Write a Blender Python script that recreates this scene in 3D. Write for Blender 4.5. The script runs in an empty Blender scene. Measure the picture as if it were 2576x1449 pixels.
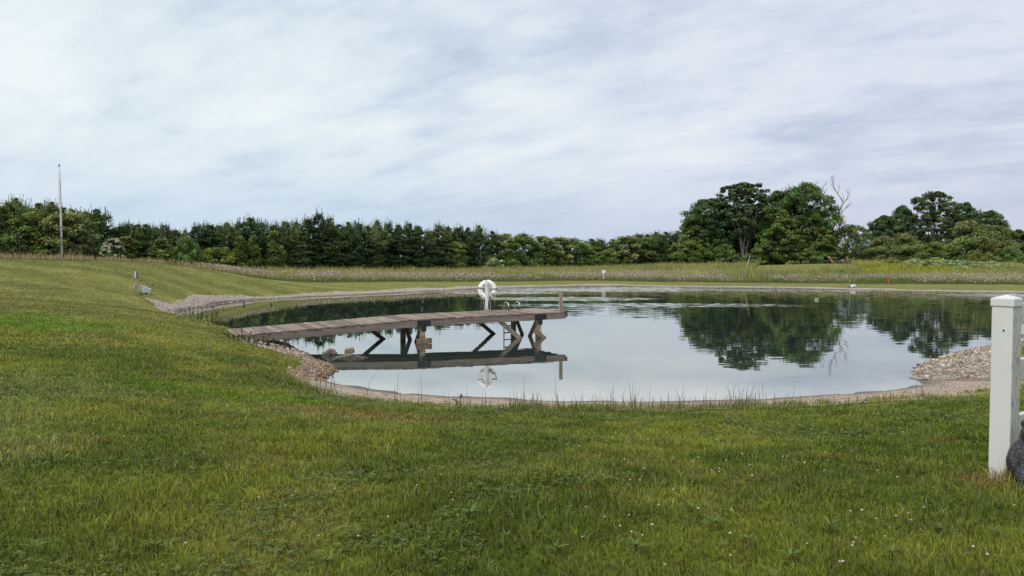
import bpy, bmesh, math, random
import numpy as np
from mathutils import Vector, Matrix, noise as mnoise

rng = np.random.default_rng(7)
random.seed(7)
sc = bpy.context.scene
COL = sc.collection
R = math.radians

# ------------------------------------------------------------------ camera
CAM_Z, F, CX, CY, HOR = 1.4, 1932.0, 1288.0, 724.5, 655.0
WATER = -1.2
PITCH = math.atan((CY - HOR) / F)
cam_d = bpy.data.cameras.new('camera')
cam = bpy.data.objects.new('camera', cam_d)
COL.objects.link(cam)
cam.location = (0, 0, CAM_Z)
cam.rotation_euler = (math.pi / 2 - PITCH, 0, 0)
cam_d.sensor_width = 36.0
cam_d.lens = 36.0 * F / 2576.0
cam_d.clip_start = 0.05
cam_d.clip_end = 5000
sc.camera = cam
_c, _s = math.cos(PITCH), math.sin(PITCH)


def ray(u, v):
    x, y = (u - CX) / F, (CY - v) / F
    return x, _c + y * _s, -_s + y * _c


def at(u, v, Y):                     # the world point at distance Y seen at (u, v) of the survey picture
    x, y, z = ray(u, v)
    return x / y * Y, Y, CAM_Z + z / y * Y


def on_z(u, v, z):
    x, y, dz = ray(u, v)
    t = (z - CAM_Z) / dz
    return x * t, y * t, z


# ------------------------------------------------------------------ noise
def _hash(ix, iy, s):
    n = (ix * 374761393 + iy * 668265263 + s * 1274126177) & 0x7fffffff
    n = ((n ^ (n >> 13)) * 1103515245) & 0x7fffffff
    return ((n ^ (n >> 16)) & 0xffff) / 65535.0


def vnoise(x, y, s=0):
    x = np.asarray(x, float); y = np.asarray(y, float)
    ix = np.floor(x).astype(np.int64); iy = np.floor(y).astype(np.int64)
    fx = x - ix; fy = y - iy
    fx = fx * fx * (3 - 2 * fx); fy = fy * fy * (3 - 2 * fy)
    a = _hash(ix, iy, s); b = _hash(ix + 1, iy, s); c = _hash(ix, iy + 1, s); d = _hash(ix + 1, iy + 1, s)
    return (a * (1 - fx) + b * fx) * (1 - fy) + (c * (1 - fx) + d * fx) * fy


def fbm(x, y, s=0, o=4):
    t = 0; a = 0.5; n = 0
    for k in range(o):
        t = t + a * vnoise(x * 2 ** k, y * 2 ** k, s + k * 17); n += a; a *= .5
    return t / n


def smooth(a, b, x):
    t = np.clip((x - a) / (b - a), 0, 1)
    return t * t * (3 - 2 * t)


# ------------------------------------------------------------------ pond outline (points of the waterline)
SH = []
left_spit = [(673, 853), (715, 868), (753, 884.5), (786, 899), (820, 918), (843, 931), (836, 940), (820, 946), (803, 954)]
beach_sh = [(836, 967), (911, 978), (960, 985), (1024, 991.5), (1100, 998), (1174, 1002.7), (1290, 1007), (1399, 1010), (1560, 1011.5),
            (1758, 1011), (1880, 1007), (2012, 1001.5), (2110, 994), (2204, 986), (2300, 975), (2329, 966)]
right_spit = [(2320, 955.5), (2286, 939), (2321, 916.5), (2381, 900), (2433, 887), (2484, 872), (2557, 846)]
right_out = [(2650, 822), (2760, 797), (2830, 772), (2800, 748), (2690, 739)]
far_sh = [(2576, 737), (2400, 735), (2247, 731), (2110, 728), (1985, 725), (1850, 724), (1722, 723), (1610, 720), (1555, 719), (1423, 721), (1330, 722.5),
          (1250, 725.5), (1180, 728), (1100, 731.5), (1030, 734.8), (920, 741), (805, 745.5), (733, 749), (665, 753.5), (600, 759), (540, 766), (500, 772), (470, 777)]
for nm in (left_spit, beach_sh, right_spit, right_out, far_sh):
    for (u, v) in nm:
        SH.append(on_z(u, v, WATER)[:2])
SH += [(-16.6, 37.6), (-15.0, 34.6), (-13.6, 32.0), (-12.0, 29.6), (-10.4, 27.4)]
SH = np.array(SH)
# soften corners with one Chaikin pass, then jitter
A = SH; B = np.roll(SH, -1, 0)
OUT = np.empty((2 * len(A), 2)); OUT[0::2] = A * .75 + B * .25; OUT[1::2] = A * .25 + B * .75
_j = np.random.default_rng(12).normal(0, 1, OUT.shape)
OUT = OUT + _j * (.075 * (1 - smooth(22, 30, OUT[:, 1])) + .16 * smooth(22, 34, OUT[:, 1]))[:, None]
n_ls = 2 * len(left_spit); n_b = 2 * len(beach_sh); n_rs = 2 * len(right_spit); n_ro = 2 * len(right_out); n_f = 2 * len(far_sh)


def seg_dist(x, y, pts, closed=True):
    d = np.full(np.shape(x), 1e9)
    m = len(pts)
    for i in range(m if closed else m - 1):
        ax, ay = pts[i]; bx, by = pts[(i + 1) % m]
        dx, dy = bx - ax, by - ay
        t = np.clip(((x - ax) * dx + (y - ay) * dy) / (dx * dx + dy * dy + 1e-12), 0, 1)
        d = np.minimum(d, (x - ax - t * dx) ** 2 + (y - ay - t * dy) ** 2)
    return np.sqrt(d)


def inside(x, y, pts):
    r = np.zeros(np.shape(x), bool)
    m = len(pts)
    for i in range(m):
        ax, ay = pts[i]; bx, by = pts[(i + 1) % m]
        if ay == by:
            continue
        c = (ay > y) != (by > y)
        r ^= c & (x < (bx - ax) * (y - ay) / (by - ay) + ax)
    return r


# ------------------------------------------------------------------ terrain heights
CP = [(0, 0, 0), (-4, 0, 0.02), (4, 0, .02), (0, -12, .1), (-12, -8, .1), (12, -8, .1), (0, 3.4, 0), (-4, 4, 0), (3, 4.6, .03), (4.5, 5.2, .02), (2, 3.4, .01), (0, 5.2, -.06), (-3, 5.5, -.04)]
for (u, v, D) in [(1288, 1150, 6.44), (1288, 1080, 9.0), (1800, 1085, 8.7), (2200, 1060, 8.6), (2484, 985, 11.4), (2300, 1005, 11.5), (2012, 1020, 11.3), (1758, 1029, 11.4), (1400, 1030, 11.5),
                  (1174, 1025, 11.8), (1000, 1015, 12.2), (830, 1000, 12.7), (720, 955, 14.5), (600, 900, 16), (700, 900, 18.3), (650, 870, 20.2),
                  (2484, 940, 15.9), (2484, 874, 19), (2557, 850, 20.6), (2560, 872, 18.3), (2700, 850, 19), (2484, 910, 17.2),
                  (0, 1000, 8.1), (0, 860, 13.7), (300, 900, 12.6), (300, 800, 20.7), (0, 740, 31.8), (347, 738, 34), (450, 790, 28), (520, 806, 26.6), (575, 829, 23), (600, 860, 20.2),
                  (155, 657, 50), (0, 652, 48), (-200, 650, 46), (270, 657, 52), (400, 664, 55), (480, 671, 57), (560, 684, 59), (640, 699, 61), (730, 709, 64), (800, 711, 68),
                  (100, 690, 41), (300, 690, 44), (0, 700, 38), (480, 710, 50), (600, 725, 53),
                  (405, 765, 39), (500, 749, 44.4), (600, 742, 50), (730, 736.5, 55), (1000, 724.5, 64), (1180, 720, 70.5), (1330, 716.5, 76.5), (1480, 712.5, 80), (1600, 716, 79.6),
                  (1985, 722.3, 72.4), (2250, 727, 67.6), (2576, 731, 62.9),
                  (1000, 709, 74), (1200, 709, 80), (1500, 705, 86), (1800, 710, 85), (2000, 713, 82), (2250, 715, 77), (2576, 716, 72),
                  (1720, 672, 124), (2080, 663, 118), (1900, 672, 112), (2250, 692, 90), (2500, 690, 90), (2576, 695, 86)]:
    CP.append(at(u, v, D))
for (x, y, z) in [(-28, 90, -.1), (-12, 108, -.3), (10, 135, -.4), (30, 150, -.4), (45, 132, .45), (62, 128, .5), (85, 138, .3), (78, 108, .2), (100, 100, 0),
                  (-40, 60, .9), (-55, 60, 1.0), (-36, 66, .6), (-32, 76, .2), (-60, 30, .3), (-70, 90, .2), (-30, 10, .05), (-35, 20, .05), (30, 5, .05), (25, 15, -.5), (45, 40, -.6), (60, 60, -.6), (-10, 170, -.3), (100, 170, .2), (0, 260, -.2), (-120, 200, 0), (150, 200, 0)]:
    CP.append((x, y, z))
for p in SH:
    CP.append((p[0], p[1], WATER + .0))
CP = np.array(CP, float)
_n = len(CP)
_K = np.sqrt(((CP[:, None, :2] - CP[None, :, :2]) ** 2).sum(-1) + 1.5)
_P = np.c_[np.ones(_n), CP[:, :2]]
_M = np.zeros((_n + 3, _n + 3)); _M[:_n, :_n] = -_K + np.eye(_n) * .35; _M[:_n, _n:] = _P; _M[_n:, :_n] = _P.T
_W = np.linalg.solve(_M, np.r_[CP[:, 2], 0, 0, 0])


def rbf(x, y):
    x = np.atleast_1d(np.asarray(x, float)); y = np.atleast_1d(np.asarray(y, float))
    o = np.empty(x.shape)
    for a in range(0, len(x), 40000):
        xx, yy = x[a:a + 40000], y[a:a + 40000]
        k = np.sqrt((xx[:, None] - CP[None, :, 0]) ** 2 + (yy[:, None] - CP[None, :, 1]) ** 2 + 1.5)
        o[a:a + 40000] = -k @ _W[:_n] + _W[_n] + _W[_n + 1] * xx + _W[_n + 2] * yy
    return o


def ground(x, y, full=False):
    x = np.atleast_1d(np.asarray(x, float)); y = np.atleast_1d(np.asarray(y, float))
    z = rbf(x, y)
    r = np.hypot(x, y)
    z = z * (1 - smooth(170, 320, r)) + -.1 * smooth(170, 320, r)
    d = seg_dist(x, y, OUT); ins = inside(x, y, OUT)
    z = np.maximum(z, WATER + .03 * np.minimum(d, 3) + .02 * np.minimum(d, .5))
    z = z + (fbm(x * .9, y * .9, 5, 2) - .5) * .05 * smooth(.2, 1.5, d)
    z = np.where(ins, WATER - .12 * np.minimum(d, 6), z)
    return (z, d, ins) if full else z


def g1(x, y):
    return float(ground([x], [y])[0])


def hit(u, v):                        # where the line of sight meets the ground
    x, y, dz = ray(u, v)
    t = np.geomspace(2.2, 300, 2500)
    zz = CAM_Z + dz * t
    gz = ground(x * t, y * t)
    k = np.argmax(zz <= gz)
    if zz[k] > gz[k]:
        k = len(t) - 1
    return float(x * t[k]), float(y * t[k]), float(gz[k])


H2 = lambda L: np.array([hit(u, v)[:2] for (u, v) in L])
# ------------------------------------------------------------------ zones
grass_edge = [(2700, 962), (2576, 975), (2484, 985), (2300, 1004), (2150, 1013), (2012, 1019), (1880, 1024), (1758, 1028), (1600, 1030), (1400, 1029), (1290, 1028), (1174, 1024), (1090, 1019), (1024, 1013), (911, 1003), (836, 990), (780, 970), (735, 955)]
GE = H2(grass_edge)
beach_poly = np.vstack([OUT[n_ls - 3:n_ls + n_b], H2([(2360, 958), (2484, 946), (2600, 938)]), GE])
grav_left = np.vstack([OUT[0:n_ls], H2([(800, 957), (735, 956), (706, 948), (722, 937), (752, 926), (768, 913), (752, 903), (710, 890), (668, 876), (635, 868), (606, 860)])])
grav_right = np.vstack([H2([(2484, 946), (2360, 958)]), OUT[n_ls + n_b - 2:n_ls + n_b + n_rs], H2([(2700, 806), (2700, 830), (2600, 860), (2575, 872), (2540, 905), (2600, 940)])])
FAR = OUT[n_ls + n_b + n_rs + n_ro - 2: n_ls + n_b + n_rs + n_ro + n_f + 6]
HID = OUT[-10:]
MU = np.array([-400, -200, 0, 155, 270, 400, 480, 560, 640, 730, 800, 1000, 1200, 1500, 1800, 2000, 2250, 2576, 2900])
MD = np.array([46, 47, 48.5, 50.5, 52.5, 55.5, 57.5, 59.5, 61.5, 65, 68, 74, 80, 85, 84.5, 82, 77, 72, 68])
RU = np.array([-400, -60, 100, 330, 470, 700, 1000, 1200, 1440, 1640, 1760, 1900, 2150, 2350, 2576, 2900])
RD = np.array([64, 67, 71, 77, 83, 93, 109, 122, 136, 146, 130, 130, 132, 132, 128, 120])


def uu(x, y):
    return CX + F * x / np.maximum(y, .01)


PATH = H2([(1900, 676), (1960, 664), (2000, 660), (2080, 660), (2170, 664), (2140, 672), (2060, 678), (1960, 684)])


def zones(x, y, d, ins):
    fw = np.where(y > 58, 1.45, .9) + (vnoise(x * .35, y * .35, 3) - .5) * 1.0
    dF = seg_dist(x, y, FAR, False); dH = seg_dist(x, y, HID, False)
    gravel = (inside(x, y, grav_left) | inside(x, y, grav_right) | (dF < fw) | (dH < .55) | (np.hypot((x + 16.9) / 1.5, y - 39.6) < 1.3 + .5 * (vnoise(x * .8, y * .8, 8) - .5))) & ~ins
    beach = inside(x, y, beach_poly) & ~ins & ~gravel
    u = uu(x, y)
    tall = (y > np.interp(u, MU, MD)) & (y > 20) & ~ins & ~gravel
    mpath = tall & inside(x, y, PATH)
    tall &= ~mpath
    lawn = ~ins & ~gravel & ~beach & ~tall
    return gravel, beach, tall, lawn, mpath


_bp = np.array([hit(*p)[:2] for p in [(40, 812), (402, 853), (850, 1050), (60, 1130), (640, 1000), (930, 1046)]])


def lawn_col(x, y):
    x = np.asarray(x, float); y = np.asarray(y, float)
    r = np.hypot(x, y)
    a = fbm(x * .55, y * .55, 11, 4); b = fbm(x * 1.7, y * 1.7, 23, 3); c = fbm(x * .16, y * .16, 31, 3)
    dark = np.array([.072, .105, .022]); mid = np.array([.128, .150, .034]); dry = np.array([.215, .200, .080]); lush = np.array([.085, .155, .018]); blue = np.array([.13, .165, .085])
    k = smooth(.36, .62, a)[..., None]
    col = dark * (1 - k) + mid * k
    far = smooth(10, 34, r)[..., None]
    col = col * (1 - .75 * far) + np.array([.172, .168, .064]) * .75 * far
    k = (smooth(.55, .75, b) * (.30 + .40 * smooth(8, 22, r)))[..., None]
    col = col * (1 - k) + dry * k
    k = (smooth(.56, .74, c) * .5 * (1 - smooth(18, 40, r)))[..., None]
    col = col * (1 - k) + blue * k
    # mown stripes of the slope on the left
    s = np.sin((y * 1.0 + .22 * x + 1.3 * fbm(x * .08, y * .08, 41, 2)) * 2 * math.pi / 4.1)
    m = smooth(15, 28, y) * (1 - smooth(-4, 4, x))
    col = col * (1 + (.15 * s * m))[..., None]
    s2 = fbm(x * .12 + y * .02, y * 1.1, 55, 3) - .5
    col = col * (1 + (.38 * s2 * smooth(14, 24, y)))[..., None]
    for i, (rx, ry, cc, am) in enumerate([(2.4, 2.9, np.array([.090, .150, .020]), .85), (.9, .6, dry, .7), (2.2, 1.0, blue, .35), (.55, .5, np.array([.27, .27, .17]), .3), (1.6, .7, lush, .5), (1.3, .7, np.array([.17, .12, .065]), .55)]):
        q = ((x - _bp[i, 0]) / rx) ** 2 + ((y - _bp[i, 1]) / ry) ** 2 + (b - .5) * 1.6
        k = (am * (1 - smooth(.3, 1.2, q)))[..., None]
        col = col * (1 - k) + cc * k
    q = np.hypot(x - 3.02, y - 4.72)
    k = (.75 * (1 - smooth(.12, .34, q)))[..., None]
    col = col * (1 - k) + np.array([.22, .165, .085]) * k
    return np.clip(col * (np.array([1.98, 1.90, 1.06]) * (1 - far) + np.array([1.76, 1.78, 1.32]) * far) * (.84 + .16 * smooth(4, 11, r))[..., None], 0.005, 1)  # turf darkened toward the camera, a foreground vignette put into the colour


# ------------------------------------------------------------------ mesh helpers
def link(o):
    COL.objects.link(o)
    return o


def tag(o, label=None, cat=None, group=None, kind=None):
    if label: o['label'] = label
    if cat: o['category'] = cat
    if group: o['group'] = group
    if kind: o['kind'] = kind
    return o


def empty(name, loc=(0, 0, 0), rz=0, label=None, cat=None, group=None):
    o = link(bpy.data.objects.new(name, None))
    o.location = loc; o.rotation_euler = (0, 0, rz); o.empty_display_size = .2
    return tag(o, label, cat, group)


def np_mesh(name, V, quads=None, tris=None, col=None, smooth_=False):
    me = bpy.data.meshes.new(name)
    V = np.ascontiguousarray(V, np.float32)
    nq = 0 if quads is None else len(quads); nt = 0 if tris is None else len(tris)
    me.vertices.add(len(V)); me.vertices.foreach_set('co', V.ravel())
    li = []; ls = []
    if nq: li.append(np.asarray(quads, np.int32).ravel()); ls.append(np.arange(nq, dtype=np.int32) * 4)
    if nt: li.append(np.asarray(tris, np.int32).ravel()); ls.append(nq * 4 + np.arange(nt, dtype=np.int32) * 3)
    li = np.concatenate(li); ls = np.concatenate(ls)
    me.loops.add(len(li)); me.loops.foreach_set('vertex_index', li)
    me.polygons.add(len(ls)); me.polygons.foreach_set('loop_start', ls)
    if smooth_:
        me.polygons.foreach_set('use_smooth', np.ones(len(ls), bool))
    me.update(calc_edges=True)
    if col is not None:
        at_ = me.attributes.new('col', 'FLOAT_COLOR', 'POINT')
        c4 = np.ones((len(V), 4), np.float32); c4[:, :3] = col
        at_.data.foreach_set('color', c4.ravel())
    return me


def np_obj(name, mat, parent=None, **k):
    me = np_mesh(name, **k)
    me.materials.append(mat)
    o = link(bpy.data.objects.new(name, me))
    o.parent = parent
    return o


class MB:                                            # collects shapes into one bmesh
    def __init__(s):
        s.bm = bmesh.new(); s.cl = s.bm.verts.layers.float_color.new('col')

    def _c(s, vs, c):
        for v in vs:
            v[s.cl] = (c[0], c[1], c[2], 1)

    def box(s, c, size, rot=None, bev=0.0, col=(1, 1, 1), seg=1):
        r = bmesh.ops.create_cube(s.bm, size=1)
        vs = r['verts']
        M = Matrix.Translation(c) @ (rot.to_4x4() if rot is not None else Matrix.Identity(4)) @ Matrix.Diagonal((size[0], size[1], size[2], 1))
        bmesh.ops.transform(s.bm, matrix=M, verts=vs)
        s._c(vs, col)
        if bev:
            es = list({e for v in vs for e in v.link_edges})
            q = bmesh.ops.bevel(s.bm, geom=es, offset=bev, segments=seg, affect='EDGES', profile=.5)
            s._c(q['verts'], col)
        return s

    def bar(s, p, q, w, h, bev=0.0, col=(1, 1, 1), up=(0, 0, 1)):
        p, q = Vector(p), Vector(q)
        d = q - p; L = d.length; d.normalize()
        z = Vector(up); x = d; y = z.cross(x)
        if y.length < 1e-4: y = Vector((0, 1, 0))
        y.normalize(); z = x.cross(y)
        rot = Matrix((x, y, z)).transposed()
        return s.box((p + q) / 2, (L, w, h), rot, bev, col)

    def tube(s, pts, rad, n=8, col=(1, 1, 1), cap=True, closed=False):
        pts = [Vector(p) for p in pts]
        if not hasattr(rad, '__len__'): rad = [rad] * len(pts)
        rings = []; prev = None
        m = len(pts)
        for i, p in enumerate(pts):
            if closed:
                t = (pts[(i + 1) % m] - pts[i - 1]).normalized()
            else:
                t = (pts[min(i + 1, m - 1)] - pts[max(i - 1, 0)]).normalized()
            if prev is None:
                a = Vector((0, 0, 1)) if abs(t.z) < .9 else Vector((1, 0, 0))
                nx = t.cross(a).normalized()
            else:
                nx = (prev - t * prev.dot(t)).normalized()
            prev = nx; ny = t.cross(nx)
            rings.append([s.bm.verts.new(p + (nx * math.cos(2 * math.pi * k / n) + ny * math.sin(2 * math.pi * k / n)) * rad[i]) for k in range(n)])
        for i in range(m if closed else m - 1):
            a, b = rings[i], rings[(i + 1) % m]
            for k in range(n):
                f = s.bm.faces.new((a[k], a[(k + 1) % n], b[(k + 1) % n], b[k])); f.smooth = True
        if cap and not closed:
            s.bm.faces.new(list(reversed(rings[0]))); s.bm.faces.new(rings[-1])
        for r_ in rings: s._c(r_, col)
        return s

    def ball(s, c, r, sub=2, sc_=(1, 1, 1), col=(1, 1, 1), jit=0, rot=None):
        q = bmesh.ops.create_icosphere(s.bm, subdivisions=sub, radius=r)
        vs = q['verts']
        for v in vs:
            if jit: v.co *= 1 + random.uniform(-jit, jit)
            v.co = Vector((v.co.x * sc_[0], v.co.y * sc_[1], v.co.z * sc_[2]))
            if rot is not None: v.co = rot @ v.co
            v.co += Vector(c)
            for f in v.link_faces: f.smooth = True
        s._c(vs, col)
        return s

    def prism(s, prof, y0, y1, col=(1, 1, 1), axis='y'):
        f3 = (lambda a, b, y: (a, y, b)) if axis == 'y' else (lambda a, b, y: (y, a, b))
        A_ = [s.bm.verts.new(f3(a, b, y0)) for a, b in prof]; B_ = [s.bm.verts.new(f3(a, b, y1)) for a, b in prof]
        n = len(prof)
        s.bm.faces.new(A_); s.bm.faces.new(list(reversed(B_)))
        for i in range(n):
            s.bm.faces.new((A_[(i + 1) % n], A_[i], B_[i], B_[(i + 1) % n]))
        s._c(A_ + B_, col)
        return s

    def build(s, name, mat, parent=None, loc=None):
        me = bpy.data.meshes.new(name)
        bmesh.ops.recalc_face_normals(s.bm, faces=s.bm.faces)
        s.bm.to_mesh(me); s.bm.free()
        me.materials.append(mat)
        o = link(bpy.data.objects.new(name, me))
        o.parent = parent
        if loc: o.location = loc
        return o


def copy_tree(o, parent=None):
    c = o.copy(); COL.objects.link(c); c.parent = parent
    for ch in list(o.children):
        copy_tree(ch, c)
    return c


# ------------------------------------------------------------------ materials
def new_mat(name):
    m = bpy.data.materials.new(name); m.use_nodes = True
    nt = m.node_tree; nt.nodes.clear()
    return m, nt, nt.nodes, nt.links


def N(nt, t, **k):
    n = nt.nodes.new(t)
    for a, b in k.items():
        if a.startswith('i_'):
            n.inputs[a[2:].replace('_', ' ')].default_value = b
        else:
            setattr(n, a, b)
    return n


def mathn(nt, op, a, b=None, c=None, clamp=False):
    n = nt.nodes.new('ShaderNodeMath'); n.operation = op; n.use_clamp = clamp
    for i, v in enumerate((a, b, c)):
        if v is None: continue
        if isinstance(v, (int, float)): n.inputs[i].default_value = v
        else: nt.links.new(v, n.inputs[i])
    return n.outputs[0]


def leaf_mat(name, tint=(1, 1, 1), transl=.3, rough=.7, spec=.15):
    m, nt, ns, L = new_mat(name)
    a = N(nt, 'ShaderNodeAttribute', attribute_name='col')
    mul = N(nt, 'ShaderNodeMix', data_type='RGBA', blend_type='MULTIPLY'); mul.inputs[0].default_value = 1
    L.new(a.outputs['Color'], mul.inputs[6]); mul.inputs[7].default_value = (*tint, 1)
    p = N(nt, 'ShaderNodeBsdfPrincipled'); p.inputs['Roughness'].default_value = rough; p.inputs['Specular IOR Level'].default_value = spec
    t = N(nt, 'ShaderNodeBsdfTranslucent')
    mx = N(nt, 'ShaderNodeMixShader'); mx.inputs[0].default_value = transl
    o = N(nt, 'ShaderNodeOutputMaterial')
    L.new(mul.outputs[2], p.inputs['Base Color']); L.new(mul.outputs[2], t.inputs['Color'])
    L.new(p.outputs[0], mx.inputs[1]); L.new(t.outputs[0], mx.inputs[2]); L.new(mx.outputs[0], o.inputs[0])
    return m


def surf(name, color, rough=.6, metal=0, spec=.4, var=.0, nscale=(5, 5, 5), dark=None, bump=0, bscale=None, attr=False, detail=6, contrast=(.35, .7), bdist=.01):
    """principled; noise mixes color -> dark; optional vertex tint and bump"""
    m, nt, ns, L = new_mat(name)
    p = N(nt, 'ShaderNodeBsdfPrincipled'); p.inputs['Roughness'].default_value = rough; p.inputs['Metallic'].default_value = metal; p.inputs['Specular IOR Level'].default_value = spec
    o = N(nt, 'ShaderNodeOutputMaterial'); L.new(p.outputs[0], o.inputs[0])
    tc = N(nt, 'ShaderNodeTexCoord')
    mp = N(nt, 'ShaderNodeMapping'); mp.inputs['Scale'].default_value = nscale
    L.new(tc.outputs['Object'], mp.inputs[0])
    nz = N(nt, 'ShaderNodeTexNoise'); nz.inputs['Scale'].default_value = 1; nz.inputs['Detail'].default_value = detail; nz.inputs['Roughness'].default_value = .6
    L.new(mp.outputs[0], nz.inputs['Vector'])
    rmp = N(nt, 'ShaderNodeValToRGB')
    rmp.color_ramp.elements[0].position = contrast[0]; rmp.color_ramp.elements[1].position = contrast[1]
    rmp.color_ramp.elements[0].color = (*(dark or tuple(c * (1 - var) for c in color)), 1); rmp.color_ramp.elements[1].color = (*color, 1)
    L.new(nz.outputs['Fac'], rmp.inputs[0])
    out = rmp.outputs[0]
    if attr:
        a = N(nt, 'ShaderNodeAttribute', attribute_name='col')
        mul = N(nt, 'ShaderNodeMix', data_type='RGBA', blend_type='MULTIPLY'); mul.inputs[0].default_value = 1
        L.new(out, mul.inputs[6]); L.new(a.outputs['Color'], mul.inputs[7]); out = mul.outputs[2]
    L.new(out, p.inputs['Base Color'])
    if bump:
        nb = nz
        if bscale:
            mb = N(nt, 'ShaderNodeMapping'); mb.inputs['Scale'].default_value = bscale; L.new(tc.outputs['Object'], mb.inputs[0])
            nb = N(nt, 'ShaderNodeTexNoise'); nb.inputs['Scale'].default_value = 1; nb.inputs['Detail'].default_value = 5; L.new(mb.outputs[0], nb.inputs['Vector'])
        bp = N(nt, 'ShaderNodeBump'); bp.inputs['Strength'].default_value = bump; bp.inputs['Distance'].default_value = bdist
        L.new(nb.outputs['Fac'], bp.inputs['Height']); L.new(bp.outputs[0], p.inputs['Normal'])
    return m


M_grass = leaf_mat('grass_blades', transl=.30, rough=.6, spec=.22)
M_meadow = leaf_mat('meadow_blades', transl=.35, rough=.8, spec=.05)
M_needle = leaf_mat('needles', tint=(2.0, 2.0, 1.85), transl=.18, rough=.75, spec=.1)
M_weed = leaf_mat('weed_leaves', transl=.3, rough=.6, spec=.2)
M_leaf = leaf_mat('leaves', tint=(3.0, 2.85, 2.5), transl=.25, rough=.65, spec=.15)
M_petal = leaf_mat('petals', transl=.3, rough=.8, spec=.05)
M_bark = surf('bark', (.15, .13, .11), .95, var=.5, nscale=(6, 6, 1.2), spec=.1, attr=True)
M_wood = surf('weathered_deck_wood', (.34, .28, .23), .85, dark=(.11, .085, .07), nscale=(26, 1.3, 20), spec=.15, attr=True, bump=.5, contrast=(.28, .72))
M_beam = surf('weathered_beam_wood', (.27, .225, .195), .85, dark=(.105, .08, .068), nscale=(1.1, 16, 26), spec=.15, attr=True, bump=.4, contrast=(.28, .7))
M_pile = surf('grey_pile_wood', (.42, .375, .33), .85, dark=(.15, .12, .10), nscale=(22, 22, 1.8), spec=.15, attr=True, bump=.4, contrast=(.3, .7))
M_iron = surf('black_iron', (.022, .022, .028), .55, var=.5, nscale=(30, 30, 30), spec=.4)
M_steel = surf('stainless', (.62, .62, .62), .22, metal=1, var=.1)
M_rubber = surf('black_rubber', (.02, .02, .02), .7, var=.3)
M_whitewood = surf('white_painted_wood', (.74, .74, .75), .6, dark=(.50, .49, .48), nscale=(25, 25, 5), contrast=(.25, .5), spec=.3)
M_ring = surf('ring_plastic', (.78, .77, .76), .5, dark=(.56, .54, .52), nscale=(7, 7, 7), contrast=(.25, .5), spec=.35)
M_floatp = surf('weathered_float', (.46, .45, .42), .7, var=.35, nscale=(9, 9, 9))
M_band = surf('grey_band', (.16, .15, .15), .8, var=.3)
M_rope = surf('white_rope', (.62, .60, .56), .9, var=.35, nscale=(60, 60, 60))
M_stain = surf('orange_stain', (.42, .24, .12), .8, var=.4, nscale=(30, 30, 30))
M_print = surf('dark_print', (.09, .09, .09), .8, var=.4, nscale=(80, 80, 80))
M_pole = surf('flagpole_metal', (.55, .55, .54), .45, dark=(.22, .22, .22), nscale=(14, 14, 1.3), contrast=(.3, .5), spec=.4)
M_whitepl = surf('white_plastic', (.74, .76, .79), .45, var=.12, nscale=(9, 9, 9), spec=.4)
M_louv = surf('grey_louvre', (.50, .52, .57), .5, var=.12, nscale=(9, 9, 9))
M_greybox = surf('grey_box', (.16, .17, .19), .5, var=.3)
M_orange = surf('orange_plastic', (.62, .10, .04), .6, var=.3, nscale=(8, 8, 8))
M_galv = surf('galvanised', (.33, .35, .36), .5, metal=.3, var=.35, nscale=(12, 12, 3))
M_pipe = surf('pipe_plastic', (.62, .72, .74), .4, var=.15)
M_concrete = surf('wet_concrete', (.15, .12, .095), .9, dark=(.14, .115, .09), nscale=(9, 9, 9), bump=.5, attr=True)
M_stone = surf('gravel_stones', (1, 1, 1), .9, var=.35, nscale=(14, 14, 14), attr=True, spec=.15)
M_log = surf('barkless_log', (.34, .25, .18), .9, dark=(.16, .09, .06), nscale=(5, 5, 5), attr=True)
M_bird = surf('dark_wet_wood', (.03, .028, .025), .8, var=.3)


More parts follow.
